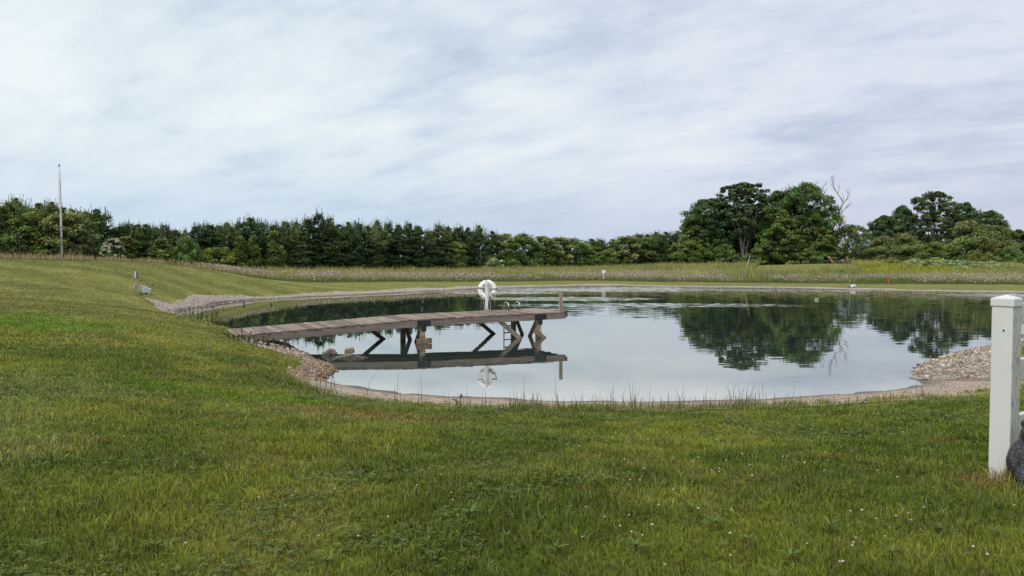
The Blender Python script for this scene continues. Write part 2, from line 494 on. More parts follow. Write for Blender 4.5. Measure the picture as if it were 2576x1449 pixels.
def vinyl():
    m, nt, ns, L = new_mat('dirty_white_vinyl')
    p = N(nt, 'ShaderNodeBsdfPrincipled'); p.inputs['Roughness'].default_value = .38
    o = N(nt, 'ShaderNodeOutputMaterial'); L.new(p.outputs[0], o.inputs[0])
    tc = N(nt, 'ShaderNodeTexCoord')
    g = N(nt, 'ShaderNodeNewGeometry')
    # mildew grows on the side whose local normal is -y (the rail side); specks plus a soft film
    a = N(nt, 'ShaderNodeAttribute', attribute_name='col')
    sep = N(nt, 'ShaderNodeSeparateColor'); L.new(a.outputs['Color'], sep.inputs[0])
    sn = N(nt, 'ShaderNodeSeparateXYZ'); L.new(tc.outputs['Normal'], sn.inputs[0])
    side = N(nt, 'ShaderNodeMapRange', interpolation_type='SMOOTHSTEP'); side.inputs[1].default_value = .5; side.inputs[2].default_value = .9; L.new(mathn(nt, 'MULTIPLY', sn.outputs[1], -1.0), side.inputs[0])
    mp = N(nt, 'ShaderNodeMapping'); mp.inputs['Scale'].default_value = (60, 60, 22); L.new(tc.outputs['Object'], mp.inputs[0])
    n1 = N(nt, 'ShaderNodeTexNoise'); n1.inputs['Scale'].default_value = 1; n1.inputs['Detail'].default_value = 8; n1.inputs['Roughness'].default_value = .7; L.new(mp.outputs[0], n1.inputs['Vector'])
    n2 = N(nt, 'ShaderNodeTexNoise'); n2.inputs['Scale'].default_value = 7; n2.inputs['Detail'].default_value = 3; L.new(tc.outputs['Object'], n2.inputs['Vector'])
    k = mathn(nt, 'MULTIPLY', mathn(nt, 'MULTIPLY_ADD', n1.outputs['Fac'], 6.0, -2.9, clamp=True), mathn(nt, 'MULTIPLY_ADD', n2.outputs['Fac'], 3, -.9, clamp=True))
    film = mathn(nt, 'MULTIPLY', mathn(nt, 'MULTIPLY', sep.outputs[1], side.outputs[0]), .40)
    k = mathn(nt, 'MULTIPLY_ADD', mathn(nt, 'MULTIPLY', mathn(nt, 'MULTIPLY', k, sep.outputs[0]), side.outputs[0]), .75, film, clamp=True)
    mx = N(nt, 'ShaderNodeMix', data_type='RGBA'); L.new(k, mx.inputs[0])
    n3 = N(nt, 'ShaderNodeTexNoise'); n3.inputs['Scale'].default_value = 2.2; n3.inputs['Detail'].default_value = 5; L.new(tc.outputs['Object'], n3.inputs['Vector'])
    r3 = N(nt, 'ShaderNodeValToRGB'); r3.color_ramp.elements[0].color = (.59, .585, .57, 1); r3.color_ramp.elements[1].color = (.67, .665, .655, 1); L.new(n3.outputs['Fac'], r3.inputs[0])
    L.new(r3.outputs[0], mx.inputs[6]); mx.inputs[7].default_value = (.10, .11, .09, 1)
    L.new(mx.outputs[2], p.inputs['Base Color'])
    return m


M_vinyl = vinyl()


def ground_mat():
    m, nt, ns, L = new_mat('soil_and_thatch')
    p = N(nt, 'ShaderNodeBsdfPrincipled'); p.inputs['Roughness'].default_value = .95; p.inputs['Specular IOR Level'].default_value = .1
    o = N(nt, 'ShaderNodeOutputMaterial'); L.new(p.outputs[0], o.inputs[0])
    a = N(nt, 'ShaderNodeAttribute', attribute_name='col')
    tc = N(nt, 'ShaderNodeTexCoord')
    n1 = N(nt, 'ShaderNodeTexNoise'); n1.inputs['Scale'].default_value = 9; n1.inputs['Detail'].default_value = 8; n1.inputs['Roughness'].default_value = .75; L.new(tc.outputs['Object'], n1.inputs['Vector'])
    r = N(nt, 'ShaderNodeValToRGB'); r.color_ramp.elements[0].position = .3; r.color_ramp.elements[1].position = .72
    r.color_ramp.elements[0].color = (.5, .5, .5, 1); r.color_ramp.elements[1].color = (1.35, 1.35, 1.35, 1); L.new(n1.outputs['Fac'], r.inputs[0])
    mul = N(nt, 'ShaderNodeMix', data_type='RGBA', blend_type='MULTIPLY'); mul.inputs[0].default_value = 1
    L.new(a.outputs['Color'], mul.inputs[6]); L.new(r.outputs[0], mul.inputs[7]); L.new(mul.outputs[2], p.inputs['Base Color'])
    b = N(nt, 'ShaderNodeBump'); b.inputs['Strength'].default_value = .6; b.inputs['Distance'].default_value = .03
    L.new(n1.outputs['Fac'], b.inputs['Height']); L.new(b.outputs[0], p.inputs['Normal'])
    return m


M_ground = ground_mat()


def sand_mat():
    m, nt, ns, L = new_mat('pebbly_sand')
    p = N(nt, 'ShaderNodeBsdfPrincipled'); p.inputs['Roughness'].default_value = .9; p.inputs['Specular IOR Level'].default_value = .2
    o = N(nt, 'ShaderNodeOutputMaterial'); L.new(p.outputs[0], o.inputs[0])
    a = N(nt, 'ShaderNodeAttribute', attribute_name='col')
    tc = N(nt, 'ShaderNodeTexCoord')
    v = N(nt, 'ShaderNodeTexVoronoi'); v.inputs['Scale'].default_value = 38; L.new(tc.outputs['Object'], v.inputs['Vector'])
    n1 = N(nt, 'ShaderNodeTexNoise'); n1.inputs['Scale'].default_value = 3; n1.inputs['Detail'].default_value = 8; n1.inputs['Roughness'].default_value = .7; L.new(tc.outputs['Object'], n1.inputs['Vector'])
    hs = N(nt, 'ShaderNodeSeparateColor'); L.new(v.outputs['Color'], hs.inputs[0])
    k = mathn(nt, 'MULTIPLY_ADD', hs.outputs[0], .8, .6)
    k = mathn(nt, 'MULTIPLY', k, mathn(nt, 'MULTIPLY_ADD', n1.outputs['Fac'], 1.5, .3))
    cb = N(nt, 'ShaderNodeCombineColor')
    for i in range(3): L.new(k, cb.inputs[i])
    mul = N(nt, 'ShaderNodeMix', data_type='RGBA', blend_type='MULTIPLY'); mul.inputs[0].default_value = 1
    L.new(a.outputs['Color'], mul.inputs[6]); L.new(cb.outputs[0], mul.inputs[7]); L.new(mul.outputs[2], p.inputs['Base Color'])
    b = N(nt, 'ShaderNodeBump'); b.inputs['Strength'].default_value = .5; b.inputs['Distance'].default_value = .01
    L.new(v.outputs['Distance'], b.inputs['Height']); L.new(b.outputs[0], p.inputs['Normal'])
    return m


M_sand = sand_mat()


def water_mat():
    m, nt, ns, L = new_mat('pond_water')
    o = N(nt, 'ShaderNodeOutputMaterial')
    g = N(nt, 'ShaderNodeNewGeometry')
    sep = N(nt, 'ShaderNodeSeparateXYZ'); L.new(g.outputs['Position'], sep.inputs[0])
    X, Y = sep.outputs[0], sep.outputs[1]

    def ell(cx, cy, rx, ry, soft=.6):
        a = mathn(nt, 'DIVIDE', mathn(nt, 'SUBTRACT', X, cx), rx); b = mathn(nt, 'DIVIDE', mathn(nt, 'SUBTRACT', Y, cy), ry)
        q = mathn(nt, 'ADD', mathn(nt, 'MULTIPLY', a, a), mathn(nt, 'MULTIPLY', b, b))
        q = mathn(nt, 'ADD', q, mathn(nt, 'MULTIPLY_ADD', nb.outputs['Fac'], 1.3, -.65))
        mr = N(nt, 'ShaderNodeMapRange', interpolation_type='SMOOTHSTEP'); mr.inputs[1].default_value = 1 + soft * .5; mr.inputs[2].default_value = 1 - soft
        L.new(q, mr.inputs[0])
        return mr.outputs[0]
    mpb = N(nt, 'ShaderNodeMapping'); mpb.inputs['Scale'].default_value = (.12, .55, 1); L.new(g.outputs['Position'], mpb.inputs[0])
    nb = N(nt, 'ShaderNodeTexNoise'); nb.inputs['Scale'].default_value = 1; nb.inputs['Detail'].default_value = 5; L.new(mpb.outputs[0], nb.inputs['Vector'])
    ruf = None
    for e in [(14, 69, 19, 6.0), (34, 66, 14, 2.4), (50, 57, 20, 4.0), (8.5, 44.5, 9, 2.0), (-1, 62, 5, 3), (3.5, 52, 6, 2.5)]:
        k = ell(*e)
        ruf = k if ruf is None else mathn(nt, 'MAXIMUM', ruf, k)
    # fine ripples: a normal wobble from two noises, crests running across
    def wob(sx, sy, seed, det=3):
        mp = N(nt, 'ShaderNodeMapping'); mp.inputs['Scale'].default_value = (sx, sy, 1); mp.inputs['Location'].default_value = (seed, seed * 2.3, 0); mp.inputs['Rotation'].default_value = (0, 0, R(-9))
        L.new(g.outputs['Position'], mp.inputs[0])
        n = N(nt, 'ShaderNodeTexNoise'); n.inputs['Scale'].default_value = 1; n.inputs['Detail'].default_value = det; n.inputs['Roughness'].default_value = .55; L.new(mp.outputs[0], n.inputs['Vector'])
        s = N(nt, 'ShaderNodeVectorMath', operation='SUBTRACT'); L.new(n.outputs['Color'], s.inputs[0]); s.inputs[1].default_value = (.5, .5, .5)
        return s.outputs[0]
    # calm close to the beach, more movement farther out
    mr = N(nt, 'ShaderNodeMapRange', interpolation_type='SMOOTHSTEP'); mr.inputs[1].default_value = 15; mr.inputs[2].default_value = 30; mr.inputs[3].default_value = .6; mr.inputs[4].default_value = 1; L.new(Y, mr.inputs[0])
    # the far left arm is sheltered
    ml = N(nt, 'ShaderNodeMapRange', interpolation_type='SMOOTHSTEP'); ml.inputs[1].default_value = -6; ml.inputs[2].default_value = 1; ml.inputs[3].default_value = .3; ml.inputs[4].default_value = 1; L.new(X, ml.inputs[0])
    mid = N(nt, 'ShaderNodeMapRange', interpolation_type='SMOOTHSTEP'); mid.inputs[1].default_value = 29; mid.inputs[2].default_value = 40; mid.inputs[3].default_value = .022; mid.inputs[4].default_value = .055; L.new(Y, mid.inputs[0])
    amp = mathn(nt, 'MULTIPLY', mathn(nt, 'MULTIPLY', mr.outputs[0], ml.outputs[0]), mid.outputs[0])
    amp2 = mathn(nt, 'MULTIPLY', ruf, 1.0)
    s1 = N(nt, 'ShaderNodeVectorMath', operation='SCALE'); L.new(wob(.9, 3.6, 3), s1.inputs[0]); L.new(amp, s1.inputs['Scale'])
    s2 = N(nt, 'ShaderNodeVectorMath', operation='SCALE'); L.new(wob(1.3, 3.2, 9, 4), s2.inputs[0]); L.new(amp2, s2.inputs['Scale'])
    ad = N(nt, 'ShaderNodeVectorMath', operation='ADD'); L.new(s1.outputs[0], ad.inputs[0]); L.new(s2.outputs[0], ad.inputs[1])
    mu = N(nt, 'ShaderNodeVectorMath', operation='MULTIPLY'); L.new(ad.outputs[0], mu.inputs[0]); mu.inputs[1].default_value = (.45, 1, 0)
    a2 = N(nt, 'ShaderNodeVectorMath', operation='ADD'); L.new(mu.outputs[0], a2.inputs[0]); a2.inputs[1].default_value = (0, 0, 1)
    no = N(nt, 'ShaderNodeVectorMath', operation='NORMALIZE'); L.new(a2.outputs[0], no.inputs[0])
    gl = N(nt, 'ShaderNodeBsdfGlossy'); gl.inputs['Roughness'].default_value = .012; gl.inputs['Color'].default_value = (.94, .95, .92, 1); L.new(no.outputs[0], gl.inputs['Normal'])
    df = N(nt, 'ShaderNodeBsdfDiffuse')
    mrs = N(nt, 'ShaderNodeMapRange', interpolation_type='SMOOTHSTEP'); mrs.inputs[1].default_value = 13.9; mrs.inputs[2].default_value = 17.5; L.new(Y, mrs.inputs[0])
    cr = N(nt, 'ShaderNodeMix', data_type='RGBA'); L.new(mrs.outputs[0], cr.inputs[0]); cr.inputs[6].default_value = (.36, .33, .30, 1); cr.inputs[7].default_value = (.030, .045, .036, 1)
    L.new(cr.outputs[2], df.inputs['Color'])
    fr = N(nt, 'ShaderNodeFresnel'); fr.inputs['IOR'].default_value = 1.33
    fac = mathn(nt, 'POWER', fr.outputs[0], .52)
    mx = N(nt, 'ShaderNodeMixShader'); L.new(fac, mx.inputs[0]); L.new(df.outputs[0], mx.inputs[1]); L.new(gl.outputs[0], mx.inputs[2])
    L.new(mx.outputs[0], o.inputs[0])
    return m


M_water = water_mat()


def statue_mat():
    m, nt, ns, L = new_mat('wrinkled_grey_resin')
    p = N(nt, 'ShaderNodeBsdfPrincipled'); p.inputs['Roughness'].default_value = .6
    o = N(nt, 'ShaderNodeOutputMaterial'); L.new(p.outputs[0], o.inputs[0])
    tc = N(nt, 'ShaderNodeTexCoord')
    mp = N(nt, 'ShaderNodeMapping'); mp.inputs['Scale'].default_value = (34, 34, 55); mp.inputs['Rotation'].default_value = (.2, .5, .3); L.new(tc.outputs['Object'], mp.inputs[0])
    nz = N(nt, 'ShaderNodeTexNoise'); nz.inputs['Scale'].default_value = 14; nz.inputs['Detail'].default_value = 3; L.new(tc.outputs['Object'], nz.inputs['Vector'])
    ad = N(nt, 'ShaderNodeVectorMath', operation='MULTIPLY_ADD'); L.new(nz.outputs['Color'], ad.inputs[0]); ad.inputs[1].default_value = (1.6, 1.6, 1.6); L.new(mp.outputs[0], ad.inputs[2])
    v = N(nt, 'ShaderNodeTexVoronoi', feature='DISTANCE_TO_EDGE'); v.inputs['Scale'].default_value = 1; L.new(ad.outputs[0], v.inputs['Vector'])
    r = N(nt, 'ShaderNodeValToRGB'); r.color_ramp.elements[0].position = 0; r.color_ramp.elements[1].position = .25
    r.color_ramp.elements[0].color = (.006, .006, .008, 1); r.color_ramp.elements[1].color = (.060, .055, .062, 1); L.new(v.outputs['Distance'], r.inputs[0])
    L.new(r.outputs[0], p.inputs['Base Color'])
    b = N(nt, 'ShaderNodeBump'); b.inputs['Strength'].default_value = .9; b.inputs['Distance'].default_value = .006; L.new(r.outputs[0], b.inputs['Height']); L.new(b.outputs[0], p.inputs['Normal'])
    return m


M_statue = statue_mat()

# ------------------------------------------------------------------ world and sun
SUN_EL, SUN_AZ = R(55), R(-145)           # light comes from behind the camera, to the left
w = bpy.data.worlds.new('World'); sc.world = w; w.use_nodes = True
nt = w.node_tree; nt.nodes.clear(); L = nt.links
sky = N(nt, 'ShaderNodeTexSky', sky_type='NISHITA'); sky.sun_disc = False; sky.sun_elevation = SUN_EL; sky.sun_rotation = SUN_AZ; sky.air_density = 1.2; sky.dust_density = 2
bg1 = N(nt, 'ShaderNodeBackground'); bg1.inputs['Strength'].default_value = .08; L.new(sky.outputs[0], bg1.inputs['Color'])
tc = N(nt, 'ShaderNodeTexCoord')
sep = N(nt, 'ShaderNodeSeparateXYZ'); L.new(tc.outputs['Generated'], sep.inputs[0])
zz = mathn(nt, 'ADD', mathn(nt, 'MAXIMUM', sep.outputs[2], 0.0), .22)
px = mathn(nt, 'DIVIDE', sep.outputs[0], zz); py = mathn(nt, 'DIVIDE', sep.outputs[1], zz)
cv = N(nt, 'ShaderNodeCombineXYZ'); L.new(px, cv.inputs[0]); L.new(py, cv.inputs[1])


def cloud_noise(scale, rot, loc, det, rough, dist=.0):
    vr = N(nt, 'ShaderNodeVectorRotate', rotation_type='Z_AXIS'); vr.inputs['Angle'].default_value = R(rot); L.new(cv.outputs[0], vr.inputs['Vector'])
    mp = N(nt, 'ShaderNodeMapping'); mp.inputs['Location'].default_value = loc; mp.inputs['Scale'].default_value = scale
    L.new(vr.outputs[0], mp.inputs[0])
    n = N(nt, 'ShaderNodeTexNoise'); n.inputs['Scale'].default_value = 1; n.inputs['Detail'].default_value = det; n.inputs['Roughness'].default_value = rough; n.inputs['Distortion'].default_value = dist
    L.new(mp.outputs[0], n.inputs['Vector'])
    return n.outputs['Fac']


big = cloud_noise((.85, .80, 1), -48, (2.1, 4.4, 0), 5, .5, .1)
band = cloud_noise((3.2, 1.9, 1), -52, (7.3, 1.2, 0), 5, .5, .15)
rip = cloud_noise((7.0, 2.2, 1), -50, (4.7, 3.1, 0), 6, .55, .3)
fine = cloud_noise((9, 5.5, 1), -58, (1.3, 8.2, 0), 9, .68, .1)
val = mathn(nt, 'ADD', mathn(nt, 'MULTIPLY', big, .38), mathn(nt, 'ADD', mathn(nt, 'MULTIPLY', band, .30), mathn(nt, 'ADD', mathn(nt, 'MULTIPLY', rip, .16), mathn(nt, 'MULTIPLY', fine, .18))))
lft = N(nt, 'ShaderNodeMapRange', interpolation_type='SMOOTHSTEP'); lft.inputs[1].default_value = .45; lft.inputs[2].default_value = -.45; lft.inputs[3].default_value = -.015; lft.inputs[4].default_value = .035; L.new(sep.outputs[0], lft.inputs[0])
val = mathn(nt, 'ADD', val, lft.outputs[0])
ramp = N(nt, 'ShaderNodeValToRGB')
e = ramp.color_ramp.elements
e[0].position = .40; e[0].color = (.53, .615, .755, 1)
e[1].position = .64; e[1].color = (.91, .955, .985, 1)
e2 = e.new(.515); e2.color = (.765, .835, .915, 1)
L.new(val, ramp.inputs[0])
# toward the horizon the clouds thin into an even blue grey veil, lilac on the right
hz = N(nt, 'ShaderNodeMapRange', interpolation_type='SMOOTHSTEP'); hz.inputs[1].default_value = .0; hz.inputs[2].default_value = .16; hz.inputs[3].default_value = .92; hz.inputs[4].default_value = 0; L.new(sep.outputs[2], hz.inputs[0])
lil = N(nt, 'ShaderNodeMapRange', interpolation_type='SMOOTHSTEP'); lil.inputs[1].default_value = -.35; lil.inputs[2].default_value = .55; L.new(sep.outputs[0], lil.inputs[0])
hc = N(nt, 'ShaderNodeMix', data_type='RGBA'); L.new(lil.outputs[0], hc.inputs[0]); hc.inputs[6].default_value = (.57, .68, .85, 1); hc.inputs[7].default_value = (.60, .665, .80, 1)
mixh = N(nt, 'ShaderNodeMix', data_type='RGBA'); L.new(hz.outputs[0], mixh.inputs[0]); L.new(ramp.outputs[0], mixh.inputs[6]); L.new(hc.outputs[2], mixh.inputs[7])
tint = N(nt, 'ShaderNodeMix', data_type='RGBA'); L.new(lil.outputs[0], tint.inputs[0]); tint.inputs[6].default_value = (.99, 1.03, 1.02, 1); tint.inputs[7].default_value = (.965, .955, .985, 1)
mt = N(nt, 'ShaderNodeMix', data_type='RGBA', blend_type='MULTIPLY'); mt.inputs[0].default_value = 1; L.new(mixh.outputs[2], mt.inputs[6]); L.new(tint.outputs[2], mt.inputs[7])
bg2 = N(nt, 'ShaderNodeBackground'); bg2.inputs['Strength'].default_value = 1.0; L.new(mt.outputs[2], bg2.inputs['Color'])
mixw = N(nt, 'ShaderNodeMixShader'); mixw.inputs[0].default_value = .93; L.new(bg1.outputs[0], mixw.inputs[1]); L.new(bg2.outputs[0], mixw.inputs[2])
wo = N(nt, 'ShaderNodeOutputWorld'); L.new(mixw.outputs[0], wo.inputs[0])

sd = bpy.data.lights.new('sun', 'SUN'); sd.energy = 2.7; sd.angle = R(20); sd.color = (1, .95, .88)
so = link(bpy.data.objects.new('sun', sd))
sv = Vector((math.sin(SUN_AZ) * math.cos(SUN_EL), math.cos(SUN_AZ) * math.cos(SUN_EL), math.sin(SUN_EL)))
so.rotation_euler = sv.to_track_quat('Z', 'Y').to_euler(); so.location = (0, -20, 40)
sc.view_settings.view_transform = 'Standard'; sc.view_settings.look = 'None'; sc.view_settings.exposure = 0

# ------------------------------------------------------------------ ground sheet
rad = np.concatenate([[.0, .6, 1.2], np.geomspace(1.8, 175, 300), np.geomspace(185, 1500, 26)])
ang = np.concatenate([np.linspace(-46, 46, 400), np.linspace(48, 312, 60)]) * math.pi / 180
RR, AA = np.meshgrid(rad, ang, indexing='ij')
gx, gy = (RR * np.sin(AA)).ravel(), (RR * np.cos(AA)).ravel()
gz, gd, gi = ground(gx, gy, True)
zg, zb, zt, zl, zp = zones(gx, gy, gd, gi)
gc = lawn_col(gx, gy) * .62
gc[zt] = np.array([.085, .095, .035]); gc[zp] = np.array([.19, .175, .06])
gc[zb] = (.22, .17, .125); gc[zg] = (.40, .34, .285); gc[gi] = (.16, .135, .10)
far_ = np.hypot(gx, gy) > 175
gc[far_] = (.10, .12, .045)
na = len(ang)
i0 = (np.arange(len(rad) - 1)[:, None] * na + np.arange(na)[None, :]); i1 = (np.arange(len(rad) - 1)[:, None] * na + (np.arange(na)[None, :] + 1) % na)
q = np.stack([i0, i0 + na, i1 + na, i1], -1).reshape(-1, 4)
tag(np_obj('ground', M_ground, V=np.c_[gx, gy, gz], quads=q, col=gc, smooth_=True), 'grassy ground around the pond', 'ground', kind='structure')

# water sheet, a little wider than the waterline so that it runs under the bank
cen = OUT.mean(0)
nx_ = np.roll(OUT, -1, 0) - np.roll(OUT, 1, 0)
nrm = np.c_[nx_[:, 1], -nx_[:, 0]]; nrm /= np.linalg.norm(nrm, axis=1)[:, None]
if not inside(OUT[:, 0] - nrm[:, 0] * .02, OUT[:, 1] - nrm[:, 1] * .02, OUT).mean() > .5: nrm = -nrm
wp = OUT + nrm * .45
bm = bmesh.new()
f = bm.faces.new([bm.verts.new((p[0], p[1], WATER)) for p in wp])
f.normal_update()
if f.normal.z < 0: f.normal_flip()
bmesh.ops.triangulate(bm, faces=[f], ngon_method='EAR_CLIP')
me = bpy.data.meshes.new('water'); bm.to_mesh(me); bm.free(); me.materials.append(M_water)
tag(link(bpy.data.objects.new('water', me)), 'still pond water mirroring trees and sky', 'pond', kind='structure')

# beach sheet a finger above the ground
bsh = OUT[n_ls - 3:n_ls + n_b + 1]
t_ = np.linspace(0, 1, 160)


def resample(P, n):
    s = np.r_[0, np.cumsum(np.hypot(*np.diff(P, axis=0).T))]
    k = np.linspace(0, s[-1], n)
    return np.c_[np.interp(k, s, P[:, 0]), np.interp(k, s, P[:, 1])]


Pa = resample(bsh, 160); Pb = resample(np.vstack([GE[::-1]]), 160)
cx_ = np.linspace(-.12, 1.12, 18)
BV = (Pa[:, None, :] * (1 - cx_)[None, :, None] + Pb[:, None, :] * cx_[None, :, None]).reshape(-1, 2)
bz, bd, bi = ground(BV[:, 0], BV[:, 1], True)
wet = (np.where(bi, 0, smooth(.0, .55, bd + (vnoise(BV[:, 0] * 2, BV[:, 1] * 2, 9) - .5) * .3)))[:, None]
bc = np.array([.13, .11, .09]) * (1 - wet) + np.array([.30, .235, .18]) * wet
qi = (np.arange(159)[:, None] * 18 + np.arange(17)[None, :]).ravel()
tag(np_obj('beach', M_sand, V=np.c_[BV, bz + .012], quads=np.c_[qi, qi + 18, qi + 19, qi + 1], col=bc, smooth_=True), 'narrow strip of pebbly brown sand along the near waterline', 'beach', kind='structure')


# ------------------------------------------------------------------ grass
def blades(name, x, y, z, h, wd, col, mat, lean=.45, kind='stuff', label=None, cat=None, three=True, root=.45, tipk=1.15, az=None, top_col=None):
    n = len(x)
    th = rng.uniform(0, 2 * math.pi, n) if az is None else az
    ld = rng.uniform(0, 2 * math.pi, n); la = np.abs(rng.normal(0, lean, n)) * h
    ex, ey = np.cos(th) * wd * .5, np.sin(th) * wd * .5
    lx, ly = np.cos(ld) * la, np.sin(ld) * la
    V = np.empty((n, 5, 3), np.float32)
    V[:, 0] = np.c_[x - ex, y - ey, z - .015]; V[:, 1] = np.c_[x + ex, y + ey, z - .015]
    mx, my = x + lx * .35, y + ly * .35; hz_ = z + h * .58
    V[:, 2] = np.c_[mx + ex * .8, my + ey * .8, hz_]; V[:, 3] = np.c_[mx - ex * .8, my - ey * .8, hz_]
    V[:, 4] = np.c_[x + lx, y + ly, z + h * np.sqrt(np.clip(1 - (la / h) ** 2 * .35, .2, 1))]
    C = np.empty((n, 5, 3), np.float32)
    tc_ = col if top_col is None else top_col
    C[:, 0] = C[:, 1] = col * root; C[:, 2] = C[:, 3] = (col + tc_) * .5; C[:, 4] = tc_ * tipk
    b = np.arange(n) * 5
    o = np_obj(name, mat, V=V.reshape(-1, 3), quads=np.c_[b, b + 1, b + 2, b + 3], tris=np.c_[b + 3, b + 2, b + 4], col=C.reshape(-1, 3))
    return tag(o, label, cat, kind=kind)


def sample(n, r0, r1, p, a0=-40, a1=40):
    """points with density falling as r^-p"""
    k = 2 - p
    r = (r0 ** k + rng.random(n) * (r1 ** k - r0 ** k)) ** (1 / k)
    a = np.radians(rng.uniform(a0, a1, n))
    return r * np.sin(a), r * np.cos(a), r


NB = 900000
x, y, r = sample(NB, 2.3, 62, 1.35, -42, 48)
# clump the blades
x = x + rng.normal(0, .004, NB) * r; y = y + rng.normal(0, .004, NB) * r
z, d, ins = ground(x, y, True)
zg, zb, zt, zl, zp = zones(x, y, d, ins)
edge = seg_dist(x, y, GE, False)
beachy = zb & (edge < .28) & (rng.random(NB) < (.45 * (1 - edge / .28)))
sg = zg & (rng.random(NB) < .05) & (y < 30)
bare = (fbm(x * 1.4, y * 1.4, 91, 3) > .60) & (edge < 1.6) & (rng.random(NB) < .6)
keep = ((zl & ~bare) | beachy | sg)
x, y, z, r, d, edge = x[keep], y[keep], z[keep], r[keep], d[keep], edge[keep]
n = len(x)
tuft = fbm(x * 2.6, y * 2.6, 71, 3); t2 = fbm(x * 9, y * 9, 81, 2)
h = (.036 + .038 * smooth(.4, .75, tuft) + .022 * t2) * rng.uniform(.55, 1.3, n)
h = h * .88 * (1 - .35 * smooth(9, 25, y))
h = h * (1 + 1.1 * np.exp(-(np.hypot(x - 3.02, y - 4.72) / .17) ** 2))
tall_e = .55 * np.exp(-(edge / .6) ** 2) * smooth(.35, .65, vnoise(x * .9, y * .9, 6))
h = h * (1 + 1.5 * tall_e)
bank = (x < -3) & (y > 12) & (y < 30) & (d < 2.2)
h = np.where(bank, h * 1.6, h)
wd = .0038 * (np.maximum(r, 2.5) / 3) ** .74 * rng.uniform(.6, 1.4, n)
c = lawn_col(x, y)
gapd = smooth(.30, .48, fbm(x * 5.5, y * 5.5, 87, 2))
c *= ((.55 + .75 * t2) * (.62 + .38 * gapd))[:, None] * rng.uniform(.55, 1.45, n)[:, None]
h = h * (.65 + .35 * gapd)
c *= np.c_[rng.uniform(.85, 1.2, n), np.ones(n), rng.uniform(.7, 1.3, n)]
dd = rng.random(n) < (.07 + .10 * smooth(12, 30, r) + .12 * (edge < 1.2))
c[dd] = np.array([.30, .25, .13]) * rng.uniform(.6, 1.2, (dd.sum(), 1))
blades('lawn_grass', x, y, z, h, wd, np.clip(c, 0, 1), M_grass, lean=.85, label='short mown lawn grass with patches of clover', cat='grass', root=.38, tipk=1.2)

NC = 60000
x, y, r = sample(NC, 2.4, 13, 1.6)
cn = fbm(x * .8, y * .8, 301, 3) + .35 * (fbm(x * 3, y * 3, 311, 2) - .5)
z, d, ins = ground(x, y, True)
k = (rng.random(NC) < .55 * smooth(.52, .74, cn)) & zones(x, y, d, ins)[3]
x, y, z, r = x[k], y[k], z[k], r[k]
n = len(x)
az_ = rng.uniform(0, 2 * math.pi, n); s_l = .0085 * (r / 3) ** .5 * rng.uniform(.7, 1.3, n); hh = rng.uniform(.012, .048, n)
VV = []; CC = []
ccol = np.array([.125, .165, .036]) * rng.uniform(.45, 1.3, (n, 1))
for j in range(3):
    a_ = az_ + j * 2 * math.pi / 3; dx, dy = np.cos(a_), np.sin(a_); tz = rng.uniform(-.2, .5, n)
    p0 = np.c_[x, y, z + hh]; p2 = np.c_[x + dx * s_l * 2, y + dy * s_l * 2, z + hh + s_l * tz * 2]
    p1 = np.c_[x + dx * s_l * 1.2 - dy * s_l * .85, y + dy * s_l * 1.2 + dx * s_l * .85, z + hh + s_l * (tz + .2)]; p3 = np.c_[x + dx * s_l * 1.2 + dy * s_l * .85, y + dy * s_l * 1.2 - dx * s_l * .85, z + hh + s_l * (tz + .2)]
    VV.append(np.stack([p0, p1, p2, p3], 1)); CC.append(np.repeat(ccol[:, None], 4, 1))
VV = np.concatenate(VV).reshape(-1, 3); CC = np.concatenate(CC).reshape(-1, 3); b_ = np.arange(len(VV) // 4) * 4
tag(np_obj('clover_leaves', M_weed, V=VV, quads=np.c_[b_, b_ + 1, b_ + 2, b_ + 3], col=np.clip(CC, 0, 1)), 'patches of low clover leaves spread through the near lawn', 'clover', kind='stuff')

# tall stems standing along the edge of the beach
xs = []; ys = []
for i in range(440):
    k = random.random() ** .8
    u = random.choice([random.uniform(880, 2330), random.uniform(1280, 2000), random.gauss(1530, 45), random.gauss(1690, 40), random.gauss(1850, 40), random.gauss(1340, 25)])
    v = np.interp(u, [a for a, b in grass_edge[::-1]], [b for a, b in grass_edge[::-1]]) + random.gauss(0, 3.0)
    p = hit(u, v); xs.append(p[0]); ys.append(p[1])
xs, ys = np.array(xs), np.array(ys); zs = ground(xs, ys)
hs = np.clip(rng.gamma(2.2, .075, len(xs)), .06, .58)
cs = np.array([.15, .185, .06]) * rng.uniform(.6, 1.3, (len(xs), 1)); k = rng.random(len(xs)) < .35; cs[k] = np.array([.24, .20, .115]) * rng.uniform(.6, 1.2, (k.sum(), 1))
# several leaves per tussock
rep = 4
X2 = np.r_[xs, (xs[:, None] + rng.normal(0, .05, (len(xs), rep))).ravel()]; Y2 = np.r_[ys, (ys[:, None] + rng.normal(0, .05, (len(xs), rep))).ravel()]
H2_ = np.r_[hs, (hs[:, None] * rng.uniform(.25, .6, (len(xs), rep))).ravel()]; C2 = np.vstack([cs, np.repeat(cs * 1.1, rep, 0)])
W2 = np.r_[np.full(len(xs), .0075), np.full(len(xs) * rep, .009)]
blades('shore_grass', X2, Y2, ground(X2, Y2), H2_, W2, C2, M_grass, lean=.30, label='thin tall grass stems along the edge of the sand', cat='grass', root=.7, az=rng.normal(0, .5, len(X2)))

